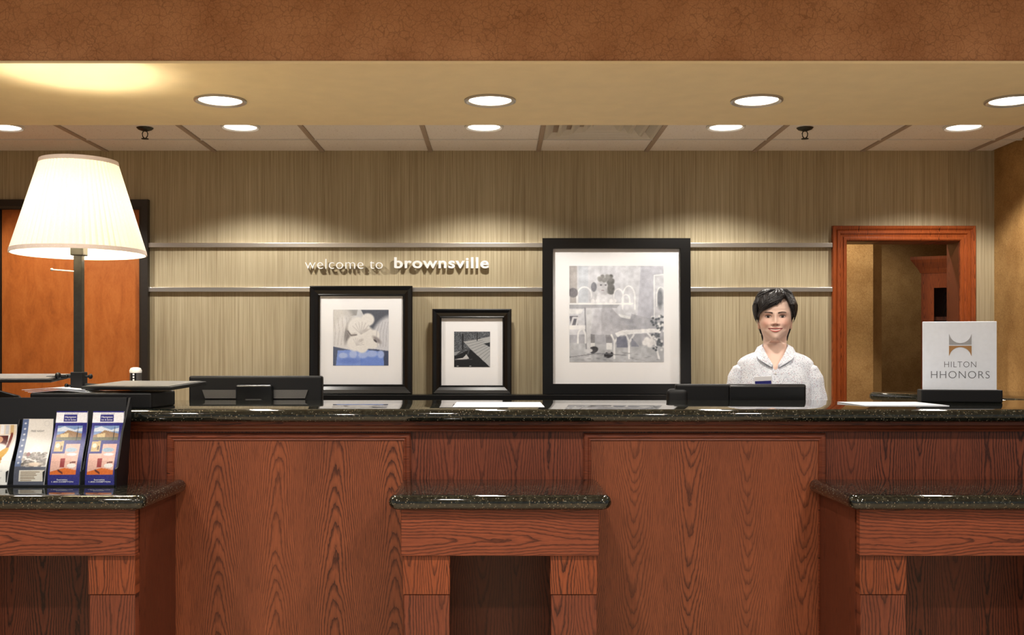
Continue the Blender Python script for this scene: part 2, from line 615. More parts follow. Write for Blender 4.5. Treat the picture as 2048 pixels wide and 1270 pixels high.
MT['ink_blue'] = plain('blue_ink', col(38, 42, 120), 0.5)
MT['silver'] = plain('silver_foil', col(176, 176, 178), 0.35, metal=0.5, grain=0.03)
MT['copper'] = plain('bronze_foil', col(176, 132, 84), 0.4, metal=0.4, grain=0.03)
MT['hutch'] = oak('dark_oak', leaf=0.1, seed=9.0, light=(96, 44, 22), dark=(44, 18, 10))

# ------------------------------------------------------------------ the setting
WY = 5.93      # back wall
CZ = 2.433     # ceiling over the desk
SZ = 2.23      # soffit underside
XR, XL = 2.797, -3.2


def struct(name, bm, mat, label=None, **kw):
    o = obj(name, bm, mat, **kw)
    tag(o, label, kind='structure')
    return o


struct('floor', B(-4.5, 4.5, -3.0, 9.2, -0.1, 0.0), MT['floor'], 'beige lobby floor')
bm = bmesh.new()
for x0, x1, z0, z1 in ((XL, -2.81, 0, 2.52), (-2.81, -2.022, 2.11, 2.52), (-2.022, 1.96, 0, 2.52), (1.96, 2.60, 1.93, 2.52), (2.60, XR + 0.1, 0, 2.52)):
    box(bm, x0, x1, WY, WY + 0.16, z0, z1)
struct('wall_back', bm, MT['paper'], 'back wall in vertically striated beige wallpaper')
struct('wall_right', B(XR, XR + 0.1, 3.41, WY, 0, 2.6), MT['gold'], 'gold crackle wallpaper side wall')
struct('wall_left', B(XL - 0.1, XL, 3.41, WY, 0, 2.6), MT['gold'], 'gold crackle wallpaper side wall on the left')
struct('wall_fascia', B(XL - 1.2, XR + 1.2, 3.41, 3.47, SZ + 0.006, 3.1), MT['fascia'], 'copper crackle wallpaper fascia above the soffit')
bm = B(XL, XR, 3.412, 4.32, SZ, SZ + 0.04)
box(bm, XL, XR, 4.30, 4.32, SZ + 0.04, 2.52)
so = struct('ceiling_soffit', bm, MT['soffit'], 'cream painted soffit with recessed downlights')
tr = obj('corner_bead', B(XL, XR, 3.403, 3.436, SZ - 0.002, SZ + 0.007, 0.001, 1), MT['soffit'], so)
struct('ceiling_lobby', B(-4.5, 4.5, -3.0, 3.41, 3.0, 3.1), MT['lobby'], 'lobby ceiling in front of the desk')

ceil = struct('ceiling', B(XL, XR, 4.32, WY, CZ + 0.03, CZ + 0.09), MT['tbar'], 'suspended ceiling of square mineral tiles')
GX = [-0.997 + 0.61 * k for k in range(-3, 7)]
GX = [XL] + [g for g in GX if XL + 0.03 < g < XR - 0.03] + [XR]
GY = [4.32, 4.395, 5.005, 5.615, WY]
VENT_I = None
shared = {}
for j in range(1, len(GY) - 1):
    for i in range(len(GX) - 1):
        x0, x1, y0, y1 = GX[i] + 0.011, GX[i + 1] - 0.011, GY[j] + 0.006, GY[j + 1] - 0.006
        if y1 == WY - 0.006: y1 = WY
        if abs((x0 + x1) / 2 - 0.535) < 0.1 and j == 2:
            continue
        key = (round(x1 - x0, 3), round(y1 - y0, 3))
        if key not in shared:
            b = B(-(x1 - x0) / 2, (x1 - x0) / 2, -(y1 - y0) / 2, (y1 - y0) / 2, 0.0, 0.02, 0.003, 1)
            shared[key] = obj('ceiling_tile', b, MT['tile'], ceil, ((x0 + x1) / 2, (y0 + y1) / 2, CZ + 0.006))
        else:
            o = shared[key].copy()
            C.objects.link(o)
            o.location = ((x0 + x1) / 2, (y0 + y1) / 2, CZ + 0.006)
for g in GX[1:-1]:
    obj('grid_bar', B(g - 0.012, g + 0.012, 4.32, WY, CZ, CZ + 0.03), MT['tbar'], ceil)
for g in GY[1:-1]:
    obj('grid_bar', B(XL, XR, g - 0.006, g + 0.006, CZ + 0.0005, CZ + 0.03), MT['white'], ceil)

# door at the left of the back wall
door = struct('door_1', B(-2.805, -2.026, WY - 0.005, WY + 0.04, 0.005, 2.105), MT['door'], 'orange birch veneer door behind the lamp')
bm = bmesh.new()
mitred(bm, [(-2.81, 0), (-2.81, 2.11), (-2.022, 2.11), (-2.022, 0)], [(0, -0.1), (0, 0.03), (0.012, 0.034), (0.048, 0.034), (0.05, 0.03), (0.05, -0.002), (0.0, -0.002)][:6], flip=1)
for v in bm.verts: v.co.y += WY
fr = obj('door_frame', bm, MT['doorframe'], door)
obj('head_stop', B(-2.81, -2.022, WY - 0.03, WY + 0.1, 2.105, 2.125), MT['doorframe'], door)

# doorway at the right: fluted oak casing and jambs
bm = bmesh.new()
prof = [(0, 0), (0, 0.012), (0.006, 0.018), (0.018, 0.018), (0.022, 0.012), (0.034, 0.014), (0.04, 0.022), (0.054, 0.022), (0.058, 0.017), (0.068, 0.026), (0.080, 0.028), (0.083, 0.024), (0.083, 0)]
mitred(bm, [(1.96, 0), (1.96, 1.93), (2.60, 1.93), (2.60, 0)], prof, flip=1)
for v in bm.verts: v.co.y += WY
dw = struct('door_2', bm, MT['casing_v'], 'open doorway cased in fluted reddish oak')
obj('jamb', B(1.945, 1.963, WY, WY + 0.16, 0, 1.93), MT['side'], dw)
obj('jamb', B(2.597, 2.615, WY, WY + 0.16, 0, 1.93), MT['side'], dw)
obj('head_jamb', B(1.963, 2.597, WY, WY + 0.16, 1.927, 1.945), MT['rail'], dw)

# the room behind the doorway
bm = bmesh.new()
bq = [(1.3, 6.75), (2.405, 6.75), (2.50, 6.86), (2.50, 7.35), (1.3, 7.35)]
loft(bm, [[(x, y, 0) for x, y in bq], [(x, y, 2.5) for x, y in bq]], True, True, True)
struct('wall_partition', bm, MT['gold'], 'gold papered partition seen through the doorway')
struct('wall_back_room', B(1.2, 4.2, 8.3, 8.4, 0, 2.6), MT['gold'], 'far wall of the back room')
struct('wall_back_room_side', B(4.0, 4.1, 6.09, 8.3, 0, 2.6), MT['gold'], 'side wall of the back room')
struct('wall_back_room_left', B(1.2, 1.3, 6.09, 8.3, 0, 2.6), MT['gold'], 'near side wall of the back room')
struct('ceiling_back_room', B(1.2, 4.1, 6.09, 8.4, 2.5, 2.6), MT['lobby'], 'ceiling of the back room')

# ------------------------------------------------------------------ downlights
def downlight(X, Y, Z, rad, trim, watts, angle, label, group, blend=0.5, tint=(1.0, 0.945, 0.86)):
    r = empty('recessed_downlight', (X, Y, Z), label=label, cat='ceiling light', group=group)
    b = bmesh.new()
    lathe(b, [(rad * 0.80, 0.004), (rad * 0.83, -0.003), (rad * 0.93, -0.008), (rad, -0.005), (rad, 0.0)], 40)
    obj('trim_ring', b, trim, r, smooth=True)
    b = bmesh.new()
    lathe(b, [(0.0001, -0.003), (rad * 0.5, -0.0025), (rad * 0.81, -0.001)], 40)
    obj('lens', b, MT['lens'], r, smooth=True)
    ld = bpy.data.lights.new('downlight_beam', 'SPOT')
    ld.energy = watts
    ld.color = tint
    ld.spot_size = math.radians(angle)
    ld.spot_blend = blend
    ld.shadow_soft_size = rad * 0.6
    lo = bpy.data.objects.new('downlight_beam', ld)
    C.objects.link(lo)
    lo.parent = r
    lo.location = (0, 0, -0.02)
    return r


spots = ['leftmost, at the picture edge', 'above the striped wall left of the lettering', 'above the lettering and small picture', 'above the standing person', 'near the corner of the gold wall']
for X, s in zip((-2.50, -1.305, -0.075, 1.145, 2.345), spots):
    downlight(X, 5.30, CZ + 0.004, 0.098, MT['white'], CEIL_W, 128, 'lit recessed downlight in the tiled ceiling ' + s, 'downlights in the tiled ceiling', 0.35)
sp2 = ['above the table lamp', 'right of the table lamp glow', 'at the middle of the soffit', 'above the monitor of the person', 'at the far right end of the soffit']
for X, s in zip((-2.05, -1.035, -0.033, 0.957, 1.905), sp2):
    downlight(X, 3.90, SZ, 0.096, MT['rim'], SOFFIT_W, 120, 'bright chrome-rimmed downlight in the cream soffit ' + s, 'downlights in the soffit', 0.6)
for X, Y, s in ((-1.9, 1.35, 'in front of the brochure rack'), (-0.35, 1.35, 'in front of the middle ledge'), (1.5, 1.35, 'in front of the card sign'), (-1.2, -0.6, 'further out on the lamp side'), (1.2, -0.6, 'further out on the card sign side')):
    downlight(X, Y, 3.0, 0.11, MT['white'], LOBBY_W, 150, 'recessed downlight in the lobby ceiling ' + s, 'downlights in the lobby ceiling', 0.5, (1.0, 0.94, 0.86))
downlight(1.95, 6.40, 2.5, 0.09, MT['white'], 26.0, 150, 'recessed downlight in the back room ceiling before the partition', 'downlights in the back room', 0.5)

downlight(2.75, 7.7, 2.5, 0.09, MT['white'], 9.0, 140, 'added fill downlight in the back room ceiling near the hutch', 'downlights in the back room', 0.5)  # unseen low-power lamp added to brighten the far wall

# air diffuser
vt = empty('ceiling_air_vent', (0.528, 5.31, CZ), label='square stepped white air diffuser between ceiling tiles', cat='vent')
obj('backing', B(-0.29, 0.29, -0.29, 0.29, 0.05, 0.055), MT['ventwhite'], vt)
for k, (a, z) in enumerate(((0.293, 0.0), (0.225, 0.0), (0.16, 0.0), (0.10, 0.0))):
    b = bmesh.new()
    rings = []
    for h, zz in ((a, z + 0.004), (a - 0.012, z), (a - 0.02, z + 0.004), (a - 0.058, z + 0.04), (a - 0.054, z + 0.045), (a - 0.01, z + 0.012)):
        rings.append([(-h, -h, zz), (h, -h, zz), (h, h, zz), (-h, h, zz)])
    loft(b, rings + [rings[0]], True)
    obj('vane', b, MT['ventwhite'], vt)
obj('centre_plate', B(-0.05, 0.05, -0.05, 0.05, 0.012, 0.05, 0.004), MT['ventwhite'], vt)

for X, s in ((-1.797, 'above the lamp shade'), (1.553, 'between two lights over the person')):
    r = empty('fire_sprinkler', (X, 5.33, CZ + 0.004), label='small metal fire sprinkler head on the tiled ceiling ' + s, cat='sprinkler', group='fire sprinklers')
    b = bmesh.new(); lathe(b, [(0.012, -0.016), (0.034, -0.008), (0.042, 0.0), (0.02, 0.004)], 24, cap0=True)
    obj('escutcheon', b, MT['bronze'], r, smooth=True)
    b = bmesh.new()
    for s_ in (-1, 1):
        tube(b, [(0.006 * s_, 0, -0.012), (0.014 * s_, 0, -0.028), (0.012 * s_, 0, -0.042), (0.003 * s_, 0, -0.052)], 0.0028, 8)
    obj('frame_arms', b, MT['bronze'], r, smooth=True)
    b = bmesh.new(); lathe(b, [(0.004, -0.05), (0.018, -0.053), (0.018, -0.056), (0.004, -0.058)], 20, cap0=True, cap1=True)
    obj('deflector', b, MT['bronze'], r, smooth=True)

# ------------------------------------------------------------------ things on the back wall
for z, s in ((1.904, 'upper'), (1.654, 'lower')):
    r = obj('wall_rail', B(-1.975, 1.884, WY - 0.022, WY, z - 0.013, z + 0.013, 0.002), MT['alu'])
    tag(r, s + ' brushed aluminium strip running across the striped wall', 'rail', 'aluminium strips on the back wall')

led = empty('picture_ledge', (0, WY, 1.035), label='narrow black ledge carrying three framed pictures', cat='shelf')
obj('shelf_board', B(-1.5, 1.25, -0.15, 0, 0, 0.031, 0.003), MT['black'], led)
obj('wall_cleat', B(-1.45, 1.2, -0.03, 0, -0.05, 0.0), MT['black'], led)

sign = empty('wall_lettering', (-1.09, WY, 1.7715), label='raised silver letters reading welcome to brownsville', cat='sign')


def letters(body, width, height, x, z, offset, spacing=1.0):
    b = text_mesh(body, width, height, 0.0, offset, spacing)
    bmesh.ops.remove_doubles(b, verts=b.verts[:], dist=1e-6)
    isl = sorted(([min(v.co.x for v in i), max(v.co.x for v in i), i] for i in islands(b)), key=lambda q: q[0])
    groups = []
    for a0, a1, i in isl:
        if groups and a0 < groups[-1][1] - 0.3 * min(a1 - a0, groups[-1][1] - groups[-1][0]):
            groups[-1][1] = max(groups[-1][1], a1); groups[-1][2] += i
        else:
            groups.append([a0, a1, list(i)])
    for a0, a1, vs in groups:
        keep = set(vs)
        nb = bmesh.new()
        mp = {v: nb.verts.new(v.co - Vector((a0, 0, 0))) for v in keep}
        for f in b.faces:
            if f.verts[0] in keep:
                nb.faces.new([mp[v] for v in f.verts])
        r = bmesh.ops.extrude_face_region(nb, geom=nb.faces[:])
        for g in r['geom']:
            if isinstance(g, bmesh.types.BMVert): g.co.y -= 0.014
        lo = obj('letter', nb, MT['letter'], sign, (x + a0, -0.018, z))
        obj('standoff', tube(bmesh.new(), [((a1 - a0) * 0.3, -0.002, height * 0.1), ((a1 - a0) * 0.3, 0.018, height * 0.1)], 0.002, 6), MT['alu'], lo)
    b.free()


letters('welcome to', 0.4365, 0.056, 0.0, -0.002, -0.012, 1.06)
letters('brownsville', 0.532, 0.0595, 0.501, 0.004, 0.022, 1.08)


class Paint:
    """a small painter of flat prints: x to the right, y up, both 0..1"""
    def __init__(s, W, H, bg):
        s.W, s.H = W, H
        s.X, s.Y = np.meshgrid(np.linspace(0, 1, W), np.linspace(0, 1, H))
        s.a = np.zeros((H, W, 3)) + np.array(bg, float)
        s.rng = np.random.RandomState(5)

    def put(s, m, c, al=1.0):
        m = np.clip(m, 0, 1)[..., None] * al
        s.a = s.a * (1 - m) + np.array(c, float) * m

    def poly(s, pts, c, al=1.0):
        ins = np.zeros((s.H, s.W), bool)
        n = len(pts)
        for i in range(n):
            (x0, y0), (x1, y1) = pts[i], pts[(i + 1) % n]
            if y0 == y1: continue
            cr = ((y0 > s.Y) != (y1 > s.Y)) & (s.X < (x1 - x0) * (s.Y - y0) / (y1 - y0) + x0)
            ins ^= cr
        s.put(ins.astype(float), c, al)

    def ell(s, cx, cy, rx, ry, c, al=1.0, soft=0.12, ang=0.0):
        ca, sa = math.cos(ang), math.sin(ang)
        dx, dy = s.X - cx, s.Y - cy
        u, v = (dx * ca + dy * sa) / rx, (-dx * sa + dy * ca) / ry
        d = np.sqrt(u * u + v * v)
        s.put((1 - d) / soft + 0.5, c, al)

    def line(s, pts, wd, c, al=1.0):
        best = np.full((s.H, s.W), 9.0)
        for (x0, y0), (x1, y1) in zip(pts[:-1], pts[1:]):
            dx, dy = x1 - x0, y1 - y0
            t = np.clip(((s.X - x0) * dx + (s.Y - y0) * dy) / max(1e-9, dx * dx + dy * dy), 0, 1)
            best = np.minimum(best, np.hypot(s.X - x0 - t * dx, s.Y - y0 - t * dy))
        s.put((wd - best) / (0.35 * wd) + 0.5, c, al)

    def grain(s, amp, cell=1):
        n = s.rng.rand(s.H // cell + 2, s.W // cell + 2) - 0.5
        n = np.kron(n, np.ones((cell, cell)))[:s.H, :s.W]
        s.a = s.a + n[..., None] * amp

    def soften(s, n):
        for _ in range(n):
            q = np.pad(s.a, ((1, 1), (1, 1), (0, 0)), 'edge')
            s.a = (q[:-2, 1:-1] + q[2:, 1:-1] + q[1:-1, :-2] + q[1:-1, 2:] + 2 * q[1:-1, 1:-1]) / 6

    def mottle(s, amp, cells):
        n = s.rng.rand(cells + 2, cells + 2) - 0.5
        u, v = s.X * cells, s.Y * cells
        i, j = np.minimum(u.astype(int), cells), np.minimum(v.astype(int), cells)
        f, g = u - i, v - j
        m = (n[j, i] * (1 - f) + n[j, i + 1] * f) * (1 - g) + (n[j + 1, i] * (1 - f) + n[j + 1, i + 1] * f) * g
        s.a = s.a + m[..., None] * amp

    def arch(s, cx, y0, r, h, wd, c):
        s.line([(cx - r, y0)] + [(cx - r * math.cos(PI * k / 10), y0 + h * 0.5 + h * 0.5 * math.sin(PI * k / 10)) for k in range(11)] + [(cx + r, y0)], wd, c)

    def mesh(s, name, W, H, bend=None):
        """W x H metre sheet in the x,z plane facing -y, x centred, z from 0"""
        X, Y = s.X.ravel(), s.Y.ravel()
        P = np.zeros((X.size, 3), np.float32)
        P[:, 0] = (X - 0.5) * W
        P[:, 2] = Y * H
        if bend: P[:, 1] = bend(X, Y)
        i = np.arange((s.H - 1) * (s.W - 1))
        r, c_ = i // (s.W - 1), i % (s.W - 1)
        a = r * s.W + c_
        F = np.stack([a, a + 1, a + 1 + s.W, a + s.W], 1)
        me = bpy.data.meshes.new(name)
        me.from_pydata(P.tolist(), [], F.tolist())
        v = np.clip(s.a.reshape(-1, 3), 0, 255) / 255.0
        l = np.where(v <= 0.04045, v / 12.92, ((v + 0.055) / 1.055) ** 2.4)
        at = me.color_attributes.new('ink', 'FLOAT_COLOR', 'POINT')
        at.data.foreach_set('color', np.concatenate([l, np.ones((len(l), 1))], 1).astype(np.float32).ravel())
        return me


def shell_print():
    p = Paint(150, 150, (206, 208, 212))
    p.poly([(0.5, 1), (1, 1), (1, 0.3), (0.72, 0.55)], (92, 96, 108))
    p.poly([(0.22, 1), (0.44, 1), (0.42, 0.9), (0.25, 0.88)], (150, 150, 152))
    p.ell(0.10, 0.78, 0.26, 0.30, (206, 204, 202), soft=0.3)
    p.ell(0.16, 0.52, 0.17, 0.36, (222, 221, 222), soft=0.25, ang=-0.1)
    p.ell(0.27, 0.60, 0.06, 0.20, (126, 122, 122), soft=0.6, ang=-0.2)
    p.ell(0.95, 0.55, 0.24, 0.36, (214, 215, 222), soft=0.3, ang=-0.5)
    p.poly([(0, 0), (1, 0), (1, 0.26), (0.7, 0.3), (0.3, 0.28), (0, 0.34)], (70, 80, 108))
    p.poly([(0.05, 0), (0.92, 0), (0.90, 0.25), (0.5, 0.29), (0.08, 0.27)], (118, 148, 226))
    for cx, cy, rx, ry in ((0.36, 0.2, 0.07, 0.07), (0.54, 0.19, 0.09, 0.06), (0.7, 0.21, 0.1, 0.06), (0.86, 0.2, 0.06, 0.07), (0.18, 0.18, 0.08, 0.05)):
        p.ell(cx, cy, rx, ry, (170, 190, 240), soft=0.4)
    p.ell(0.3, 0.08, 0.2, 0.05, (92, 124, 212), soft=0.8)
    for cx, cy, r in ((0.45, 0.68, 0.20), (0.62, 0.82, 0.12), (0.56, 0.52, 0.20), (0.40, 0.40, 0.15), (0.70, 0.42, 0.13), (0.52, 0.34, 0.12), (0.74, 0.54, 0.1)):
        p.ell(cx, cy, r, r * 0.95, (236, 234, 232), soft=0.25)
    for cx, cy, r in ((0.36, 0.55, 0.06), (0.58, 0.63, 0.05), (0.5, 0.45, 0.05)):
        p.ell(cx, cy, r, r * 0.5, (204, 200, 198), soft=0.9, ang=0.4)
    p.line([(0.26, 0.62), (0.32, 0.54), (0.42, 0.55)], 0.012, (90, 84, 84), 0.8)
    p.ell(0.79, 0.46, 0.09, 0.035, (150, 144, 146), soft=0.9, ang=-0.7)
    p.ell(0.76, 0.44, 0.04, 0.014, (70, 64, 68), soft=0.8, ang=-0.7)
    for k in range(7):
        a = 0.5 + 0.32 * k
        p.line([(0.50, 0.56), (0.50 + 0.20 * math.cos(a), 0.56 + 0.22 * math.sin(a))], 0.007, (196, 192, 192), 0.7)
        p.line([(0.42, 0.36), (0.42 + 0.13 * math.cos(a - 0.4), 0.36 + 0.13 * math.sin(a - 0.4))], 0.006, (198, 195, 196), 0.7)
    for k in range(4):
        p.line([(0.02 + 0.06 * k, 0.36), (0.04 + 0.07 * k, 0.62), (0.0 + 0.08 * k, 0.86)], 0.006, (176, 172, 172), 0.6)
        p.line([(0.80 + 0.05 * k, 0.34), (0.78 + 0.06 * k, 0.58), (0.84 + 0.05 * k, 0.78)], 0.006, (170, 170, 178), 0.6)
    p.soften(1)
    p.put((np.abs(p.X - 0.25) < 0.24).astype(float), (255, 255, 255), 0.12)  # upright pale band of glass reflection painted over the print
    p.grain(10, 2)
    return p


def dock_print():
    p = Paint(110, 110, (88, 92, 98))
    p.grain(70, 2)
    p.poly([(0, 0), (1, 0), (1, 0.02), (0.45, 0.5), (0, 0.3)], (24, 25, 28))
    p.poly([(0.26, 0.72), (0.62, 0.78), (1, 0.86), (1, 0.0), (0.45, 0.52)], (176, 178, 180))
    for k in range(9):
        t = k / 9
        p.line([(0.26 + 0.62 * t, 0.72 - 0.62 * t), (0.75 + 0.4 * t, 0.80 - 0.38 * t)], 0.006, (120, 122, 126))
    p.poly([(0.82, 0.66), (1, 0.70), (1, 0.56)], (44, 46, 50))
    p.line([(0.24, 0.45), (0.24, 0.92)], 0.018, (22, 22, 24))
    p.line([(0.64, 0.75), (0.64, 0.95)], 0.014, (36, 36, 38))
    p.poly([(0, 0.42), (0.2, 0.46), (0.1, 0.36), (0, 0.33)], (150, 152, 156))
    p.poly([(0.02, 0.22), (0.25, 0.26), (0.34, 0.36), (0.42, 0.24), (0.2, 0.2)], (196, 196, 198))
    p.line([(0.1, 0.36), (0.3, 0.52), (0.42, 0.5), (0.38, 0.36)], 0.02, (70, 72, 76))
    p.line([(0.02, 0.2), (0.5, 0.22)], 0.01, (70, 70, 74))
    for x in (0.1, 0.45):
        p.ell(x, 0.03, 0.03, 0.015, (150, 150, 150))
    p.grain(16, 1)
    return p


def tea_print():
    p = Paint(230, 230, (206, 208, 216))  # tones painted pale, standing in for reflection on the glass
    p.poly([(0, 1), (0.08, 1), (0.08, 0.6), (0, 0.6)], (176, 172, 172))
    p.poly([(0.10, 1), (0.2, 1), (0.2, 0.62), (0.10, 0.62)], (196, 202, 212))
    p.poly([(0.76, 1), (1, 1), (1, 0.4), (0.72, 0.46)], (186, 188, 200))
    p.poly([(0.90, 0.9), (1, 0.91), (1, 0.4), (0.91, 0.42)], (204, 206, 214))
    p.line([(0.90, 0.4), (0.90, 0.9), (1.0, 0.91)], 0.006, (236, 238, 242))
    p.poly([(0, 0), (1, 0), (1, 0.32), (0.55, 0.48), (0.5, 0.3), (0, 0.28)], (170, 172, 182))
    p.poly([(0, 0), (1, 0), (1, 0.16), (0, 0.2)], (184, 187, 194))
    p.poly([(0.52, 0.47), (1, 0.37), (1, 0.39), (0.52, 0.50)], (232, 234, 238))
    p.poly([(0.66, 0.5), (1, 0.42), (1, 0.32), (0.62, 0.36)], (168, 170, 180))
    # wrought chairs
    W_ = (238, 239, 243)
    for cx, y0, r, h in ((0.04, 0.62, 0.04, 0.14), (0.16, 0.62, 0.075, 0.16), (0.52, 0.62, 0.05, 0.14), (0.63, 0.55, 0.065, 0.24), (0.60, 0.6, 0.04, 0.1)):
        p.arch(cx, y0, r, h, 0.007, W_)
    p.ell(0.04, 0.72, 0.05, 0.05, (120, 118, 124))
    p.ell(0.96, 0.66, 0.03, 0.1, (120, 124, 132), soft=0.6)
    p.arch(0.97, 0.58, 0.045, 0.2, 0.006, W_)
    # the child: legs, dress, arms, head
    p.poly([(0.22, 0.3), (0.27, 0.3), (0.27, 0.2), (0.22, 0.2)], (138, 138, 144))
    p.poly([(0.38, 0.3), (0.45, 0.3), (0.45, 0.19), (0.39, 0.19)], (134, 134, 142))
    p.poly([(0.22, 0.2), (0.27, 0.2), (0.27, 0.16), (0.22, 0.16)], (232, 233, 236))
    p.poly([(0.39, 0.2), (0.45, 0.2), (0.45, 0.13), (0.39, 0.13)], (232, 233, 236))
    p.ell(0.25, 0.125, 0.055, 0.035, (52, 52, 58), ang=0.3)
    p.ell(0.415, 0.075, 0.05, 0.032, (40, 40, 46), ang=0.25)
    p.ell(0.42, 0.10, 0.02, 0.012, (180, 180, 186))
    p.poly([(0.27, 0.55), (0.44, 0.57), (0.64, 0.36), (0.56, 0.29), (0.38, 0.28), (0.22, 0.29)], (176, 177, 186))
    p.poly([(0.27, 0.55), (0.34, 0.56), (0.34, 0.28), (0.22, 0.29)], (194, 195, 204))
    p.poly([(0.22, 0.66), (0.32, 0.72), (0.44, 0.71), (0.49, 0.62), (0.40, 0.6), (0.24, 0.6)], (224, 225, 231))
    p.poly([(0.23, 0.64), (0.26, 0.8), (0.31, 0.76), (0.28, 0.64)], (206, 207, 213))
    p.ell(0.37, 0.79, 0.075, 0.095, (198, 198, 204))
    for k in range(16):
        p.ell(0.32 + 0.14 * p.rng.rand(), 0.845 + 0.05 * p.rng.rand(), 0.022, 0.020, (100 + 50 * p.rng.rand(),) * 3, soft=0.6)
        p.ell(0.41 + 0.05 * p.rng.rand(), 0.72 + 0.13 * p.rng.rand(), 0.020, 0.022, (96 + 50 * p.rng.rand(),) * 3, soft=0.6)
    p.ell(0.385, 0.80, 0.012, 0.006, (90, 90, 98)); p.ell(0.335, 0.80, 0.012, 0.006, (90, 90, 98)); p.ell(0.355, 0.745, 0.016, 0.006, (140, 128, 132))
    p.ell(0.26, 0.78, 0.03, 0.05, (128, 130, 140))
    for x in (0.25, 0.3, 0.44, 0.48):
        p.ell(x, 0.635, 0.02, 0.02, (240, 240, 244))
    # table
    p.poly([(0, 0.615), (0.68, 0.612), (0.66, 0.595), (0, 0.595)], (240, 241, 244))
    p.poly([(0, 0.595), (0.53, 0.595), (0.50, 0.56), (0, 0.558)], (166, 168, 176))
    p.poly([(0.165, 0.56), (0.235, 0.56), (0.222, 0.14), (0.178, 0.14)], (206, 208, 214))
    for yy, rr in ((0.12, 0.045), (0.08, 0.035), (0.035, 0.05), (0.52, 0.04)):
        p.ell(0.2, yy, rr, 0.022, (198, 200, 206))
    p.line([(0.165, 0.56), (0.178, 0.14)], 0.006, (128, 130, 140))
    # stool and bench
    p.poly([(0, 0.55), (0.15, 0.55), (0.12, 0.5), (0, 0.5)], (232, 233, 236))
    p.poly([(0.0, 0.48), (0.09, 0.48), (0.09, 0.38), (0.02, 0.36)], (96, 96, 106))
    p.line([(0.01, 0.36), (0.04, 0.46), (0.09, 0.46), (0.07, 0.36)], 0.01, (220, 220, 226))
    p.poly([(0, 0.38), (0.17, 0.38), (0.17, 0.34), (0, 0.34)], (236, 236, 240))
    p.arch(0.13, 0.2, 0.04, 0.14, 0.009, W_)
    p.poly([(0.48, 0.3), (0.56, 0.33), (0.93, 0.35), (0.97, 0.31), (0.66, 0.29), (0.5, 0.27)], (236, 237, 241))
    for x in (0.475, 0.63):
        p.line([(x - 0.03, 0.28), (x, 0.22), (x, 0.04)], 0.010, W_)
        p.line([(x + 0.05, 0.28), (x, 0.2)], 0.010, W_)
    p.line([(0.83, 0.3), (0.9, 0.22), (0.95, 0.03)], 0.010, W_)
    p.poly([(0.5, 0.26), (0.6, 0.27), (0.62, 0.15), (0.5, 0.15)], (124, 128, 146))
    p.poly([(0.66, 0.25), (0.74, 0.16), (0.65, 0.16)], (140, 144, 160))
    for k in range(70):
        x, y = 0.87 + 0.13 * p.rng.rand(), 0.12 + 0.36 * p.rng.rand()
        p.ell(x, y, 0.014, 0.012, (92, 98, 106) if k % 3 else (232, 233, 236), soft=0.5)
    for x, y in ((0.80, 0.2), (0.85, 0.18), (0.82, 0.23), (0.87, 0.22)):
        p.ell(x, y, 0.03, 0.03, (240, 240, 243), soft=0.6)
    for k in range(26):
        p.ell(p.rng.rand(), 0.1 * p.rng.rand(), 0.02, 0.004, (146, 148, 156), soft=0.9)
    p.line([(0.0, 0.05), (0.3, 0.09), (0.6, 0.07)], 0.004, (120, 122, 130))
    p.soften(1)
    p.mottle(34, 9)
    p.mottle(30, 36)
    p.a = p.a * 0.94 + 18
    p.grain(14, 1)
    return p


def picture(name, label, x0, x1, z1, fw, print_rect, painter, prof, lean=0.035):
    X = (x0 + x1) / 2
    W, H = x1 - x0, z1 - 1.067
    r = empty(name, (X, WY - 0.062, 1.0665), label=label, cat='picture')
    r.rotation_euler = (-0.028, 0, 0)
    b = bmesh.new()
    mitred(b, [(-W / 2, 0), (-W / 2, H), (W / 2, H), (W / 2, 0)], prof, closed=True, flip=-1)
    obj('frame', b, MT['black'], r)
    obj('mount', B(-W / 2 + fw * 0.8, W / 2 - fw * 0.8, -0.004, 0.0, fw * 0.8, H - fw * 0.8), MT['mat'], r)
    px0, px1, pz0, pz1 = print_rect
    o = link('photo_print', painter.mesh('photo_print', px1 - px0, pz1 - pz0), MT['print'], r, ((px0 + px1) / 2 - X, -0.0048, pz0 - 1.067))
    obj('glass', B(-W / 2 + fw * 0.9, W / 2 - fw * 0.9, -0.0085, -0.0070, fw * 0.9, H - fw * 0.9), MT['glass'], r)
    return r


scoop = lambda f: [(0, 0), (0, 0.030), (0.006, 0.034), (f * 0.45, 0.030), (f * 0.8, 0.017), (f * 0.9, 0.020), (f, 0.014), (f, 0.0)]
flat = lambda f: [(0, 0), (0, 0.026), (0.002, 0.028), (f - 0.002, 0.028), (f, 0.026), (f, 0.0)]
picture('framed_picture', 'medium black framed photo of hands holding shells above blue water', -1.056, -0.483, 1.671, 0.055, (-0.927, -0.617, 1.227, 1.540), shell_print(), scoop(0.055))
picture('framed_picture', 'smallest black framed photo, a wooden dock beside dark water', -0.3715, 0.0698, 1.5425, 0.050, (-0.251, -0.050, 1.2185, 1.417), dock_print(), scoop(0.05))
picture('framed_picture', 'largest black framed photo of a child in a dress at a garden table', 0.243, 1.07, 1.939, 0.058, (0.394, 0.922, 1.2465, 1.786), tea_print(), flat(0.058))

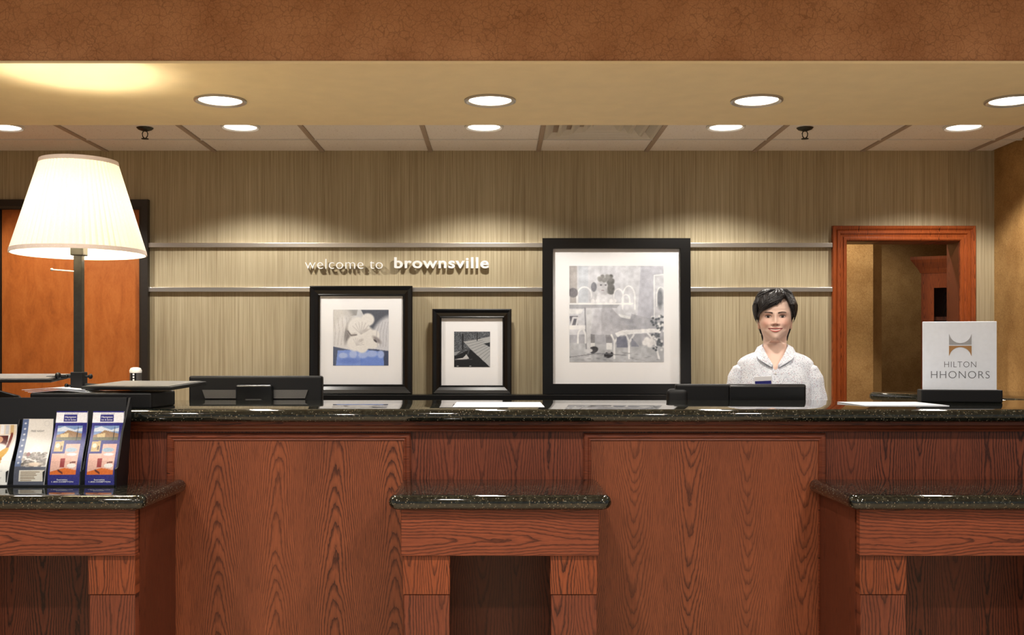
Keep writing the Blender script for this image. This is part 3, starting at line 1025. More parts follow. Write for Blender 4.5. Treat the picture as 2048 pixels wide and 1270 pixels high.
# ------------------------------------------------------------------ the reception desk
FY = 3.43      # wooden front of the desk
desk = empty('reception_desk', (0, FY, 0), label='long reddish oak reception desk front with framed panels', cat='desk')
obj('front_board', B(-2.6, 2.6, 0, 0.16, 0, 1.066), MT['stile'], desk)
for x0, x1, m in ((-1.083, -0.288, 'panel'), (0.276, 1.065, 'panel2')):
    obj('panel', B(x0 + 0.012, x1 - 0.012, -0.004, 0.0, 0.02, 1.016), MT[m], desk)
    b = bmesh.new()
    mitred(b, [(x0, 0.0), (x0, 1.028), (x1, 1.028), (x1, 0.0)], [(0, 0), (0, 0.008), (0.004, 0.012), (0.013, 0.013), (0.018, 0.008), (0.022, 0.009), (0.024, 0.005), (0.024, 0)], flip=-1)
    obj('panel_moulding', b, MT['moulding'], desk)
b = bmesh.new()
rings = []
for x in (-2.6, 2.6):
    rings.append([(x, -v, z) for z, v in ((1.0665, 0.0), (1.0665, 0.034), (1.056, 0.034), (1.052, 0.026), (1.045, 0.024), (1.040, 0.014), (1.034, 0.012), (1.034, 0.0))])
loft(b, rings, True, True, True)
obj('cornice', b, MT['moulding'], desk)

top = obj('counter_top', slab([(-2.62, 3.355), (2.66, 3.355), (2.66, 4.08), (-2.62, 4.08)], 1.067, 1.109, [0.04] * 4), MT['granite'], smooth=True)
tag(top, 'long dark speckled granite counter top on the reception desk', 'counter top')
ret = empty('return_counter', (2.3, 4.6, 0), label='dark granite return counter with a rounded end below the doorway', cat='counter')
obj('base_cabinet', B(-0.32, 0.49, -0.5, 0.44, 0, 1.066), MT['stile'], ret)
obj('granite_top', slab([(-0.19, -0.51), (0.49, -0.51), (0.49, 0.49), (-0.54, 0.49)], 1.067, 1.109, [0.03, 0.01, 0.01, 0.05]), MT['granite'], ret, smooth=True)

wd = empty('work_desk', (-0.2, 4.04, 0), label='low work desk hidden behind the reception counter', cat='desk')
obj('desk_top', B(-2.0, 1.7, -0.445, 0.40, 0.72, 0.75, 0.004), MT['blackmatt'], wd)
for x in (-1.98, -0.2, 1.66):
    obj('desk_support', B(x, x + 0.03, -0.40, 0.36, 0, 0.72), MT['blackmatt'], wd)


def ledge_stand(x0, x1, label):
    Y0 = 3.035
    r = empty('check_in_ledge', ((x0 + x1) / 2, FY, 0), label=label, cat='ledge', group='granite topped ledges in front of the desk')
    h = (x1 - x0) / 2
    d0 = Y0 - FY
    obj('apron', B(-h, h, d0, d0 + 0.03, 0.702, 0.8365, 0.0015, 1), MT['rail'], r)
    for s in (-1, 1):
        a, c_ = sorted((s * h * 1.0 - s * 0.004, s * (h - 0.14)))
        up = obj('leg', B(a, c_, d0 + 0.012, d0 + 0.05, 0.588, 0.702, 0.001, 1), MT['leg'], r)
        obj('leg_foot', B(a + 0.003, c_ - 0.001, d0 + 0.015, d0 + 0.05, 0.0, 0.5865, 0.001, 1), MT['stile'], up)
        xa, xb = sorted((s * (h - 0.003), s * (h - 0.03)))
        obj('side_panel', B(xa, xb, d0 + 0.0505, -0.001, 0, 0.8365), MT['side'], r)
    obj('stone_top', slab([(-h - 0.036, d0 - 0.035), (h + 0.036, d0 - 0.035), (h + 0.036, -0.004), (-h - 0.036, -0.004)], 0.8375, 0.88, [0.035, 0.035, 0.022, 0.022]), MT['granite'], r, smooth=True)
    return r


ledge_stand(-0.283, 0.289, 'middle ledge with dark granite top and two oak legs on the desk front')
ledge_stand(-1.95, -1.052, 'ledge with granite top under the brochure rack')
ledge_stand(1.043, 1.95, 'empty granite topped oak ledge right of the plain oak panels')

# ------------------------------------------------------------------ on the counter
CT = 1.109
lamp = empty('table_lamp', (-1.40, 3.50, CT), label='lit table lamp with pleated cream shade on a dark square pole', cat='lamp')
obj('base_box', B(-0.12, 0.275, -0.10, 0.15, 0, 0.052, 0.006), MT['blackmatt'], lamp)
obj('pole', B(-0.0135, 0.0135, -0.0135, 0.0135, 0.05, 0.60, 0.002), MT['bronze'], lamp)
col_ = obj('socket_collar', B(-0.022, 0.022, -0.022, 0.022, 0.505, 0.56, 0.003), MT['bronze'], lamp)
b = tube(bmesh.new(), [(-0.012, -0.012, 0.452), (-0.08, -0.02, 0.457)], 0.0024, 8)
sphere(b, (-0.082, -0.0203, 0.4572), (0.005, 0.005, 0.005), 10, 8)
obj('pull_switch', b, MT['alu'], lamp, smooth=True)
# shade: pleats as real folds
zb, zt, rb, rt = 0.516, 0.815, 0.2125, 0.1225
npl = 66
rings = []
for k in range(9):
    t = k / 8
    rr = rb + (rt - rb) * t
    amp = 0.0030 - 0.0012 * t
    ring = []
    for i in range(npl * 4):
        a = 2 * PI * i / (npl * 4)
        q = (i % 4)
        dr = amp * (1, 0.2, -1, 0.2)[q]
        ring.append(((rr + dr) * math.cos(a), (rr + dr) * math.sin(a), zb + (zt - zb) * t))
    rings.append(ring)
b = bmesh.new(); loft(b, rings, True)
sh = obj('lamp_shade', b, MT['shade'], lamp)
for z0, z1, r0, r1 in ((zb - 0.006, zb + 0.008, rb + 0.0035, rb + 0.0015), (zt - 0.008, zt + 0.006, rt + 0.004, rt + 0.002)):
    b = bmesh.new(); lathe(b, [(r0 - 0.005, z0), (r0, z0), (r1, z1), (r1 - 0.005, z1), (r0 - 0.005, z0)], 72)
    obj('ribbon_trim', b, MT['ribbon'], sh, smooth=True)
b = bmesh.new(); sphere(b, (0, 0, 0.635), (0.028, 0.028, 0.038), 18, 12)
obj('bulb', b, MT['bulb'], lamp, smooth=True)
b = bmesh.new()
for k in range(3):
    a = 2 * PI * k / 3 + 0.5
    tube(b, [(0.004 * math.cos(a), 0.004 * math.sin(a), zt - 0.02), ((rt - 0.002) * math.cos(a), (rt - 0.002) * math.sin(a), zt)], 0.0018, 6)
tube(b, [(0, 0, 0.56), (0.035, 0, 0.61), (0.035, 0, 0.70), (0, 0, zt - 0.02)], 0.0018, 6)
obj('shade_spider', b, MT['bronze'], lamp)
ld = bpy.data.lights.new('lamp_bulb_light', 'POINT')
ld.energy = BULB_W; ld.color = (1.0, 0.90, 0.72); ld.shadow_soft_size = 0.045
lo = bpy.data.objects.new('lamp_bulb_light', ld); C.objects.link(lo); lo.parent = lamp; lo.location = (0, 0, 0.625)
clamp = obj('pole_clamp', B(-0.021, 0.021, -0.021, 0.021, 0.062, 0.118, 0.003), MT['blackmatt'], lamp)
for x, z, r_ in ((0.034, 0.103, 0.009), (-0.034, 0.103, 0.008), (-0.034, 0.072, 0.008), (-0.062, 0.105, 0.012)):
    b = tube(bmesh.new(), [(math.copysign(0.015, x), 0, z), (x, 0, z)], 0.004, 8)
    sphere(b, (x + math.copysign(0.006, x), -0.004, z), (r_ * 0.8, r_, r_), 12, 8)
    obj('clamp_knob', b, MT['blackmatt'], clamp, smooth=True)


def tray(cx, cy, z, wx, wy, rz, rx):
    t = obj('tray', B(-wx / 2, wx / 2, -wy / 2, wy / 2, 0, 0.012, 0.003), MT['blackmatt'], lamp, (cx, cy, z), (rx, 0, rz))
    obj('tray_mat', B(-wx / 2 + 0.012, wx / 2 - 0.012, -wy / 2 + 0.008, wy / 2 - 0.012, 0.012, 0.0135), MT['traygrey'], t)
    return t


tray(0.212, 0.03, 0.066, 0.315, 0.26, -0.17, 0.045)
tray(-0.25, 0.05, 0.090, 0.34, 0.27, 0.12, 0.045)
obj('tray_arm', tube(bmesh.new(), [(0.018, 0.0, 0.075), (0.12, 0.03, 0.067)], 0.006, 8), MT['blackmatt'], lamp)
obj('tray_arm', tube(bmesh.new(), [(-0.018, 0.0, 0.103), (-0.12, 0.03, 0.098)], 0.006, 8), MT['blackmatt'], lamp)

b = bmesh.new()
for k in range(3):
    rings = []
    for i in range(9):
        t = i / 8
        rings.append([(-0.10 - 0.01 * k + 0.20 * t, y, 0.004 * k + 0.006 * math.sin(PI * t) ** 2 + dz) for y, dz in ((-0.09, 0), (0.07, 0), (0.07, 0.0012), (-0.09, 0.0012))])
    loft(b, rings, True, True, True)
o = obj('loose_papers', b, MT['sheet'], None, (-1.402, 3.50, CT + 0.0525))
o.location.x = -1.43
tag(o, 'few curled paper sheets lying under the trays of the lamp', 'papers')

t = empty('tumbler', (-1.315, 3.80, CT), label='small black tumbler with a white lid behind the tray', cat='cup')
b = bmesh.new(); lathe(b, [(0.017, 0), (0.0205, 0.004), (0.0205, 0.112)], 24, cap0=True, cap1=True)
obj('cup_body', b, MT['greymetal'], t, smooth=True)
obj('label_strip', B(-0.009, 0.009, -0.0222, -0.0195, 0.03, 0.110, 0.001, 1), MT['black'], t)
for z in (0.085, 0.095, 0.105):
    obj('print_mark', B(-0.003, 0.003, -0.0228, -0.0221, z - 0.003, z + 0.003), MT['ink_white'], t)
b = bmesh.new(); lathe(b, [(0.021, 0.110), (0.0218, 0.118), (0.018, 0.127), (0.008, 0.130)], 24, cap0=True, cap1=True)
obj('lid', b, MT['white'], t, smooth=True)

for x0, x1, y0, y1, lab in ((-0.155, 0.152, 3.50, 3.86, 'flat white sheet lying at the middle of the granite counter'), (1.25, 1.54, 3.59, 3.88, 'flat white sheet in front of the standing card sign')):
    o = obj('paper_sheet', B(-(x1 - x0) / 2, (x1 - x0) / 2, -(y1 - y0) / 2, (y1 - y0) / 2, 0, 0.0015), MT['sheet'], None, ((x0 + x1) / 2, (y0 + y1) / 2, CT + 0.0003))
    tag(o, lab, 'paper', 'white sheets on the counter')

# card sign in a black base
sg = empty('card_sign', (1.712, 3.905, CT), -0.16, label='white standing card with a silver and bronze emblem in a black base', cat='sign')
obj('sign_base', B(-0.142, 0.142, -0.035, 0.035, 0, 0.046, 0.003), MT['blackmatt'], sg)
pn = obj('card_panel', B(-0.130, 0.130, -0.004, 0.004, 0.03, 0.299, 0.001, 1), MT['sheet'], sg)
X0 = 0.002


def arcpts(a0, a1, r, cx, cz, n=18):
    return [(cx + r * math.cos(a0 + (a1 - a0) * k / n), cz + r * math.sin(a0 + (a1 - a0) * k / n)) for k in range(n + 1)]


hw = 0.0395
zc = 0.212
b = prism(bmesh.new(), [(X0 - hw, zc + 0.001), (X0 + hw, zc + 0.001), (X0 + hw, zc + 0.041)] + arcpts(-0.12, -PI + 0.12, hw * 0.985, X0, zc + 0.046)[1:-1] + [(X0 - hw, zc + 0.041)], -0.0055, -0.0041)
obj('emblem_upper', b, MT['silver'], pn)
b = prism(bmesh.new(), [(X0 - hw, zc - 0.003), (X0 - hw, zc - 0.041)] + arcpts(PI - 0.12, 0.12, hw * 0.985, X0, zc - 0.047)[1:-1] + [(X0 + hw, zc - 0.041), (X0 + hw, zc - 0.003)], -0.0055, -0.0041)
obj('emblem_lower', b, MT['copper'], pn)
obj('lettering', text_mesh('HILTON', 0.112, 0.0215, 0.0, -0.014, 1.1), MT['ink_grey'], pn, (X0 - 0.056, -0.0046, 0.129))
obj('lettering', text_mesh('HHONORS', 0.206, 0.027, 0.0, -0.014, 1.1), MT['ink_grey'], pn, (X0 - 0.103, -0.0046, 0.088))

# ------------------------------------------------------------------ brochure rack and brochures
SH = 0.88
rk = empty('brochure_rack', (-1.514, 3.235, SH), label='black tiered brochure rack with clear front standing on the granite ledge', cat='rack')
b = bmesh.new()
prism(b, [(0, 0), (0, 0.006), (0, 0)], 0, 0) if False else None
back = [(-0.36, 0.05, 0.0), (0.335, 0.05, 0.0), (0.335, 0.09, 0.268), (-0.36, 0.09, 0.268)]
vs = [bm_ for bm_ in ()]
a = [b.verts.new(p) for p in back]
c_ = [b.verts.new((p[0], p[1] + 0.012, p[2])) for p in back]
b.faces.new(a); b.faces.new(c_[::-1])
for i in range(4): b.faces.new((a[i], c_[i], c_[(i + 1) % 4], a[(i + 1) % 4]))
obj('back_panel', b, MT['holder'], rk)
obj('rack_floor', B(-0.36, 0.345, -0.035, 0.062, 0.0, 0.005), MT['holder'], rk)
b = bmesh.new()
pts = [(-0.035, 0.0), (0.062, 0.0), (0.102, 0.268), (0.088, 0.268), (0.02, 0.16), (-0.02, 0.06), (-0.035, 0.055)]
a = [b.verts.new((0.342, y, z)) for y, z in pts]
c_ = [b.verts.new((0.348, y, z)) for y, z in pts]
b.faces.new(a); b.faces.new(c_[::-1])
for i in range(len(pts)): b.faces.new((a[i], c_[i], c_[(i + 1) % len(pts)], a[(i + 1) % len(pts)]))
obj('side_panel', b, MT['holder'], rk)
for x in (-0.215, -0.10, 0.005, 0.118, 0.232):
    b = bmesh.new()
    pts = [(-0.02, 0.005), (0.06, 0.005), (0.088, 0.2), (0.07, 0.2), (0.0, 0.05), (-0.02, 0.045)]
    a = [b.verts.new((x - 0.0015, y, z)) for y, z in pts]
    c_ = [b.verts.new((x + 0.0015, y, z)) for y, z in pts]
    b.faces.new(a); b.faces.new(c_[::-1])
    for i in range(len(pts)): b.faces.new((a[i], c_[i], c_[(i + 1) % len(pts)], a[(i + 1) % len(pts)]))
    obj('divider', b, MT['holder'], rk)
obj('clear_front', B(-0.36, 0.341, -0.035, -0.032, 0.005, 0.080), MT['acrylic'], rk)


def hotel_brochure():
    p = Paint(64, 142, (44, 44, 128))
    p.poly([(0, 0.985), (1, 0.985), (1, 0.84), (0, 0.84)], (240, 240, 246))
    p.poly([(0.24, 0.955), (0.68, 0.955), (0.68, 0.855), (0.24, 0.855)], (46, 48, 132))
    p.poly([(0.08, 0.80), (0.86, 0.80), (0.86, 0.60), (0.08, 0.60)], (122, 150, 196))
    p.poly([(0.08, 0.76), (0.3, 0.79), (0.62, 0.74), (0.86, 0.77), (0.86, 0.72), (0.08, 0.72)], (206, 216, 230))
    p.poly([(0.08, 0.67), (0.3, 0.70), (0.42, 0.74), (0.86, 0.69), (0.86, 0.63), (0.08, 0.64)], (150, 118, 84))
    p.poly([(0.2, 0.68), (0.46, 0.70), (0.46, 0.63), (0.22, 0.63)], (206, 182, 132))
    p.poly([(0.08, 0.64), (0.86, 0.64), (0.86, 0.60), (0.08, 0.60)], (96, 96, 70))
    p.line([(0.72, 0.60), (0.73, 0.77)], 0.012, (48, 42, 40))
    p.poly([(0.08, 0.585), (0.36, 0.59), (0.36, 0.45), (0.08, 0.45)], (196, 170, 118))
    p.ell(0.18, 0.53, 0.06, 0.03, (236, 226, 200)); p.ell(0.3, 0.5, 0.03, 0.03, (92, 64, 40))
    p.poly([(0.44, 0.55), (0.86, 0.55), (0.86, 0.36), (0.44, 0.36)], (226, 176, 164))
    p.ell(0.62, 0.47, 0.18, 0.03, (150, 176, 196)); p.ell(0.66, 0.41, 0.16, 0.02, (220, 226, 232))
    p.poly([(0.06, 0.42), (0.44, 0.42), (0.44, 0.36), (0.86, 0.36), (0.86, 0.14), (0.06, 0.14)], (232, 186, 172))
    p.poly([(0.34, 0.36), (0.48, 0.36), (0.48, 0.24), (0.34, 0.24)], (156, 58, 60))
    p.poly([(0.06, 0.18), (0.5, 0.23), (0.86, 0.20), (0.86, 0.14), (0.06, 0.14)], (222, 112, 40))
    p.ell(0.7, 0.26, 0.14, 0.03, (244, 240, 236)); p.line([(0.3, 0.2), (0.44, 0.16)], 0.014, (96, 40, 30))
    p.poly([(0.64, 0.31), (0.82, 0.315), (0.82, 0.295), (0.64, 0.29)], (110, 48, 40))
    p.grain(18, 2)
    return p


def grey_brochure():
    p = Paint(64, 142, (224, 220, 214))
    p.poly([(0, 1), (0.2, 1), (0.2, 0), (0, 0)], (92, 108, 146))
    for k in range(9):
        p.ell(0.1, 0.93 - 0.085 * k, 0.035, 0.014, (206, 212, 224), soft=0.8)
    p.ell(0.8, 0.93, 0.09, 0.045, (206, 202, 200)); p.ell(0.8, 0.93, 0.075, 0.036, (224, 220, 214))
    p.ell(0.55, 0.5, 0.24, 0.09, (234, 232, 228), soft=0.8)
    for k in range(120):
        x, y = 0.22 + 0.7 * p.rng.rand(), 0.28 + 0.2 * p.rng.rand()
        g = int(70 + 130 * p.rng.rand())
        p.ell(x, y, 0.05, 0.016, (g, g - 8, g - 14), soft=0.5)
    p.ell(0.36, 0.46, 0.06, 0.03, (120, 60, 56))
    p.poly([(0, 0.28), (1, 0.27), (1, 0), (0, 0)], (84, 88, 104))
    p.ell(0.6, 0.31, 0.2, 0.03, (226, 206, 186), soft=0.6)
    p.poly([(0.16, 0.22), (0.96, 0.22), (0.96, 0.05), (0.16, 0.05)], (226, 220, 210))
    for k in range(6):
        p.line([(0.22, 0.195 - 0.025 * k), (0.55 + 0.3 * p.rng.rand(), 0.195 - 0.025 * k)], 0.007, (150, 132, 110))
    p.grain(10, 2)
    return p


def food_brochure():
    p = Paint(64, 130, (238, 238, 236))
    p.poly([(0, 1), (1, 1), (1, 0.82), (0, 0.82)], (228, 214, 196))
    for k, cc in enumerate(((150, 60, 50), (240, 236, 228), (88, 84, 80), (236, 236, 238), (200, 200, 206), (206, 176, 128))):
        p.poly([(0.16 * k, 0.99), (0.16 * k + 0.12, 0.99), (0.16 * k + 0.12, 0.83), (0.16 * k, 0.83)], cc)
    p.poly([(0.1, 0.81), (0.76, 0.81), (0.74, 0.64), (0.1, 0.64)], (84, 30, 28))
    p.ell(0.48, 0.74, 0.12, 0.055, (206, 156, 126)); p.ell(0.48, 0.61, 0.3, 0.07, (240, 238, 234), soft=0.4)
    p.poly([(0.8, 0.82), (1, 0.82), (0.8, 0.5), (0.68, 0.5)], (226, 220, 212))
    p.line([(0.86, 0.82), (0.76, 0.56)], 0.04, (120, 56, 46))
    p.ell(0.6, 0.47, 0.26, 0.07, (204, 158, 62), ang=0.5); p.ell(0.5, 0.42, 0.2, 0.05, (176, 122, 40)); p.ell(0.56, 0.37, 0.14, 0.035, (214, 178, 100))
    for yy in (0.24, 0.22, 0.12, 0.10):
        p.line([(0.1, yy), (0.8, yy)], 0.006, (206, 206, 208))
    p.grain(8, 2)
    return p


def brochure(x0, x1, H, painter, label, group=None):
    W = x1 - x0
    bend = lambda X, Y: 0.068 * Y + 0.012 * np.sin(PI * Y) * (X - 0.5) - 0.006 * np.sin(2 * PI * Y)
    r = link('brochure', None, None, None, ((x0 + x1) / 2 * 0.982, 3.213, SH + 0.0055))
    tag(r, label, 'brochure', group)
    me = painter.mesh('front_cover', W, H, bend)
    link('front_cover', me, MT['gloss'], r)
    pg = Paint(8, 24, (232, 232, 234))
    b = bmesh.new()
    rings = []
    for k in range(15):
        Y = k / 14
        rings.append([((X - 0.5) * W, float(bend(np.array(X), np.array(Y))) + d, Y * H * 0.998) for X, d in ((0.005, 0.0006), (0.5, 0.0006), (0.995, 0.0006), (0.995, 0.005), (0.5, 0.005), (0.005, 0.005))])
    loft(b, rings, True, True, True)
    obj('folded_pages', b, MT['sheet'], r)
    return r


def ylean(Y): return 0.068 * Y - 0.006 * math.sin(2 * PI * Y)


def brochure_text(r, s, x, z, wid, hgt, mat, H, off=0.0):
    b = text_mesh(s, wid, hgt, 0.0, off, 1.05)
    for v in b.verts:
        Y = (z + v.co.z) / H
        v.co.y = ylean(Y) + 0.012 * math.sin(PI * Y) * ((x + v.co.x) / 0.093) - 0.0008
        v.co.x += x
        v.co.z += z
    obj('lettering', b, mat, r)


hb = hotel_brochure()
H = 0.222
for x0, lab in ((-1.290, 'blue hotel brochure with white top band, at the right end of the rack'), (-1.406, 'blue hotel brochure with white top band, beside the grey brochure')):
    r = brochure(x0, x0 + 0.096, H, hb, lab, 'blue hotel brochures')
    brochure_text(r, 'Hampton', -0.0205, 0.2015, 0.034, 0.0058, MT['ink_white'], H, 0.01)
    brochure_text(r, 'Inn & Suites', -0.0205, 0.1935, 0.034, 0.0048, MT['ink_white'], H, 0.01)
    brochure_text(r, 'Brownsville, Texas', -0.022, 0.2135, 0.042, 0.0028, MT['ink_grey'], H)
    brochure_text(r, 'Reservations', -0.020, 0.0135, 0.032, 0.0048, MT['ink_white'], H, 0.01)
    brochure_text(r, '1-800-HAMPTON', -0.036, 0.0075, 0.066, 0.0040, MT['ink_white'], H, 0.01)
H = 0.198
r = brochure(-1.513, -1.419, H, grey_brochure(), 'grey and white brochure with a blue left margin in the rack')
brochure_text(r, 'FREE NIGHT', -0.018, 0.158, 0.040, 0.0055, MT['ink_grey'], H)
H = 0.181
brochure(-1.630, -1.535, H, food_brochure(), 'white brochure with food pictures, cut by the picture edge')

# ------------------------------------------------------------------ monitors, chair, hutch
def monitor(cx, w, ztop, h, label, tilt, bracket, bulge=False):
    r = empty('monitor', (cx, 4.235, 0.75), label=label, cat='monitor')
    z1 = ztop - 0.75
    z0 = z1 - h
    sc = obj('screen_housing', B(-w / 2, w / 2, -0.02, 0.02, z0, z1, 0.008, 3), MT['blackmatt'], r)
    sc.rotation_euler = (tilt, 0, 0)
    obj('display', B(-w / 2 + 0.012, w / 2 - 0.012, 0.0201, 0.0215, z0 + 0.014, z1 - 0.012), MT['black'], sc)
    obj('neck', B(-0.035, 0.035, -0.055, -0.022, 0.01, z1 - 0.09, 0.006), MT['blackmatt'], r)
    obj('stand_foot', B(-0.12, 0.12, -0.09, 0.09, 0.0, 0.014, 0.005), MT['blackmatt'], r)
    if bracket:
        obj('mount_cover', B(-0.072, 0.072, -0.052, -0.018, z1 - 0.16, z1 - 0.036, 0.006), MT['black'], sc)
        for s in (-1, 1):
            b = bmesh.new()
            x0, x1 = sorted((s * 0.074, s * 0.212))
            zz0, zz1 = z1 - 0.090, z1 - 0.056
            pts = [(x0, zz0), (x1, zz0), (x1, zz1), (x0, zz1)] if s > 0 else [(x0, zz0), (x1, zz0), (x1, zz1), (x0, zz1)]
            if s > 0: pts[1] = (x1 - 0.012, zz0); pts[2] = (x1, zz1)
            else: pts[0] = (x0 + 0.012, zz0)
            prism(b, pts, -0.026, -0.018)
            obj('vent_grille', b, MT['greymetal'], sc)
    else:
        obj('rear_cover', B(-0.05, w / 2 - 0.006, -0.034, -0.018, z0 + 0.03, z1 - 0.005, 0.006), MT['black'], sc)
    if bulge:
        obj('housing_bulge', B(-w / 2 - 0.036, -w / 2 + 0.05, -0.03, 0.012, z0 + 0.05, z1 - 0.018, 0.02, 5), MT['blackmatt'], sc, smooth=True)  # rounded bulge of the rear housing at the monitor's left
    return r


monitor(-0.978, 0.536, 1.200, 0.33, 'black monitor seen from behind with silver vent strips beside the lamp trays', 0.0, True)
monitor(0.972, 0.524, 1.167, 0.33, 'black monitor seen from behind in front of the person', 0.0, False, True)
kb = empty('keyboard', (1.19, 4.38, 0.75), label='black keyboard under the hands of the person', cat='keyboard')
obj('key_base', B(-0.2, 0.2, -0.06, 0.06, 0, 0.016, 0.004), MT['blackmatt'], kb)
kme = None
for j in range(4):
    for i in range(14):
        loc = (-0.182 + 0.028 * i, -0.042 + 0.028 * j, 0.016)
        if kme is None:
            ko = obj('key', B(-0.011, 0.011, -0.011, 0.011, 0, 0.006, 0.002, 1), MT['black'], kb, loc)
            kme = ko.data
        else:
            link('key', kme, None, kb, loc)

ch = empty('office_chair', (-2.47, 5.0, 0), label='black office chair, its rounded back showing behind the left tray', cat='chair')
b = bmesh.new()
rings = []
for k in range(13):
    t = k / 12
    z = 0.60 + 0.537 * t
    wv = 0.235 * (1 - max(0, (t - 0.72) / 0.28) ** 2.6) ** 0.5 + 0.004
    rings.append([(wv * math.cos(2 * PI * i / 28), 0.03 + 0.035 * math.sin(2 * PI * i / 28) - 0.03 * math.cos(2 * PI * i / 28) ** 2, z) for i in range(28)])
loft(b, rings, True, True, True)
obj('backrest', b, MT['blackmatt'], ch, smooth=True)
obj('seat', B(-0.25, 0.25, -0.05, 0.43, 0.45, 0.54, 0.035, 4), MT['blackmatt'], ch, smooth=True)
obj('back_stem', B(-0.03, 0.03, 0.06, 0.09, 0.42, 0.8, 0.004), MT['blackmatt'], ch)
obj('gas_column', tube(bmesh.new(), [(0, 0.19, 0.09), (0, 0.19, 0.46)], 0.028, 16), MT['chrome'], ch, smooth=True)
for k in range(5):
    a = 2 * PI * k / 5
    lg = obj('leg', tube(bmesh.new(), [(0, 0.19, 0.11), (0.29 * math.cos(a), 0.19 + 0.29 * math.sin(a), 0.075)], [0.028, 0.016], 10), MT['blackmatt'], ch, smooth=True)
    b = bmesh.new(); sphere(b, (0.29 * math.cos(a), 0.19 + 0.29 * math.sin(a), 0.03), (0.028, 0.028, 0.03), 12, 8)
    obj('caster', b, MT['blackmatt'], lg, smooth=True)

hu = empty('wooden_hutch', (3.31, 7.15, 0), -0.45, label='dark oak hutch with open shelves inside the back room', cat='cabinet')
obj('side_panel', B(-0.39, -0.36, -0.2, 0.25, 0, 1.86), MT['hutch'], hu)
obj('side_panel', B(0.36, 0.39, -0.2, 0.25, 0, 1.86), MT['hutch'], hu)
obj('back_board', B(-0.36, 0.36, 0.22, 0.25, 0, 1.86), MT['hutch'], hu)
for z in (0.1, 0.9, 1.28, 1.52):
    obj('shelf_board', B(-0.36, 0.36, -0.19, 0.22, z, z + 0.025), MT['hutch'], hu)
obj('face_frame', B(-0.39, -0.31, -0.215, -0.2, 0, 1.86), MT['casing_v'], hu)
obj('face_frame', B(0.31, 0.39, -0.215, -0.2, 0, 1.86), MT['casing_v'], hu)
obj('face_frame', B(-0.31, 0.31, -0.215, -0.2, 1.74, 1.86), MT['casing_v'], hu)
b = bmesh.new()
loft(b, [[(-a, -0.215 - c2, z), (a, -0.215 - c2, z), (a, 0.25, z), (-a, 0.25, z)] for a, c2, z in ((0.395, 0.005, 1.84), (0.41, 0.02, 1.87), (0.44, 0.05, 1.91), (0.455, 0.06, 1.93), (0.455, 0.06, 1.95))], True, True, True)
obj('crown_moulding', b, MT['casing_v'], hu)

# ------------------------------------------------------------------ the person
PX, PY = 1.205, 4.585
EYE = 1.4538
person = empty('person', (PX, PY, 0), -0.235, label='smiling person with short black hair in a white speckled shirt', cat='person')


def interp(tab, z):
    xs = [t[0] for t in tab]
    return np.interp(z, xs, [t[1] for t in tab])


WF = sorted([(.1, .004), (.0985, .018), (.094, .036), (.085, .05), (.07, .061), (.05, .0685), (.03, .072), (.01, .0725), (-.01, .0705), (-.03, .0675), (-.05, .063), (-.065, .0580),
             (-.08, .0475), (-.09, .038), (-.098, .030), (-.104, .025), (-.108, .024), (-.113, .032), (-.12, .043), (-.13, .049), (-.16, .0525), (-.175, .062), (-.19, .085), (-.205, .115), (-.23, .145), (-.27, .152), (-.40, .150), (-.5, .14), (-.58, .16), (-.62, .165)])
WB = sorted([(.1, .004), (.0985, .018), (.094, .036), (.085, .05), (.07, .061), (.05, .0685), (.03, .072), (.01, .0725), (-.01, .0705), (-.03, .067), (-.05, .062), (-.07, .057),
             (-.09, .0510), (-.12, .0500), (-.16, .0525), (-.175, .062), (-.19, .085), (-.205, .115), (-.23, .145), (-.27, .152), (-.40, .150), (-.5, .14), (-.58, .16), (-.62, .165)])
YF = sorted([(.1, .003), (.0985, .018), (.094, .036), (.085, .054), (.07, .070), (.05, .083), (.03, .0885), (.01, .088), (-.01, .087), (-.03, .0885), (-.05, .0905), (-.07, .0905),
             (-.085, .0885), (-.097, .085), (-.104, .079), (-.108, .066), (-.111, .045), (-.116, .032), (-.14, .030), (-.165, .038), (-.19, .054), (-.22, .078), (-.27, .098), (-.4, .098), (-.5, .09), (-.62, .09)])
YB = sorted([(.1, .003), (.0985, .022), (.094, .045), (.085, .066), (.07, .084), (.05, .098), (.02, .104), (-.01, .10), (-.04, .086), (-.07, .068), (-.1, .058), (-.14, .055), (-.18, .066), (-.22, .085), (-.3, .095), (-.62, .1)])


def smooth(a, b, x):
    t = np.clip((x - a) / (b - a), 0, 1)
    return t * t * (3 - 2 * t)


def head_xyz(phi, z, off=0.0):
    """phi 0 = face front; z relative to the eye line"""
    wf, wb, yf, yb = interp(WF, z), interp(WB, z), interp(YF, z), interp(YB, z)
    a = np.abs(phi)
    s, c = np.sin(phi), np.cos(phi)
    Wd = wf + (wb - wf) * smooth(math.radians(58), math.radians(104), a) + off
    x = Wd * np.sign(s) * np.abs(s) ** 0.86
    y = np.where(c > 0, -(yf + off) * np.abs(c) ** 0.95, (yb + off) * np.abs(c) ** 0.95)
    return x, y


def G(x, z, cx, cz, sx, sz):
    return np.exp(-((x - cx) / sx) ** 2 - ((z - cz) / sz) ** 2)


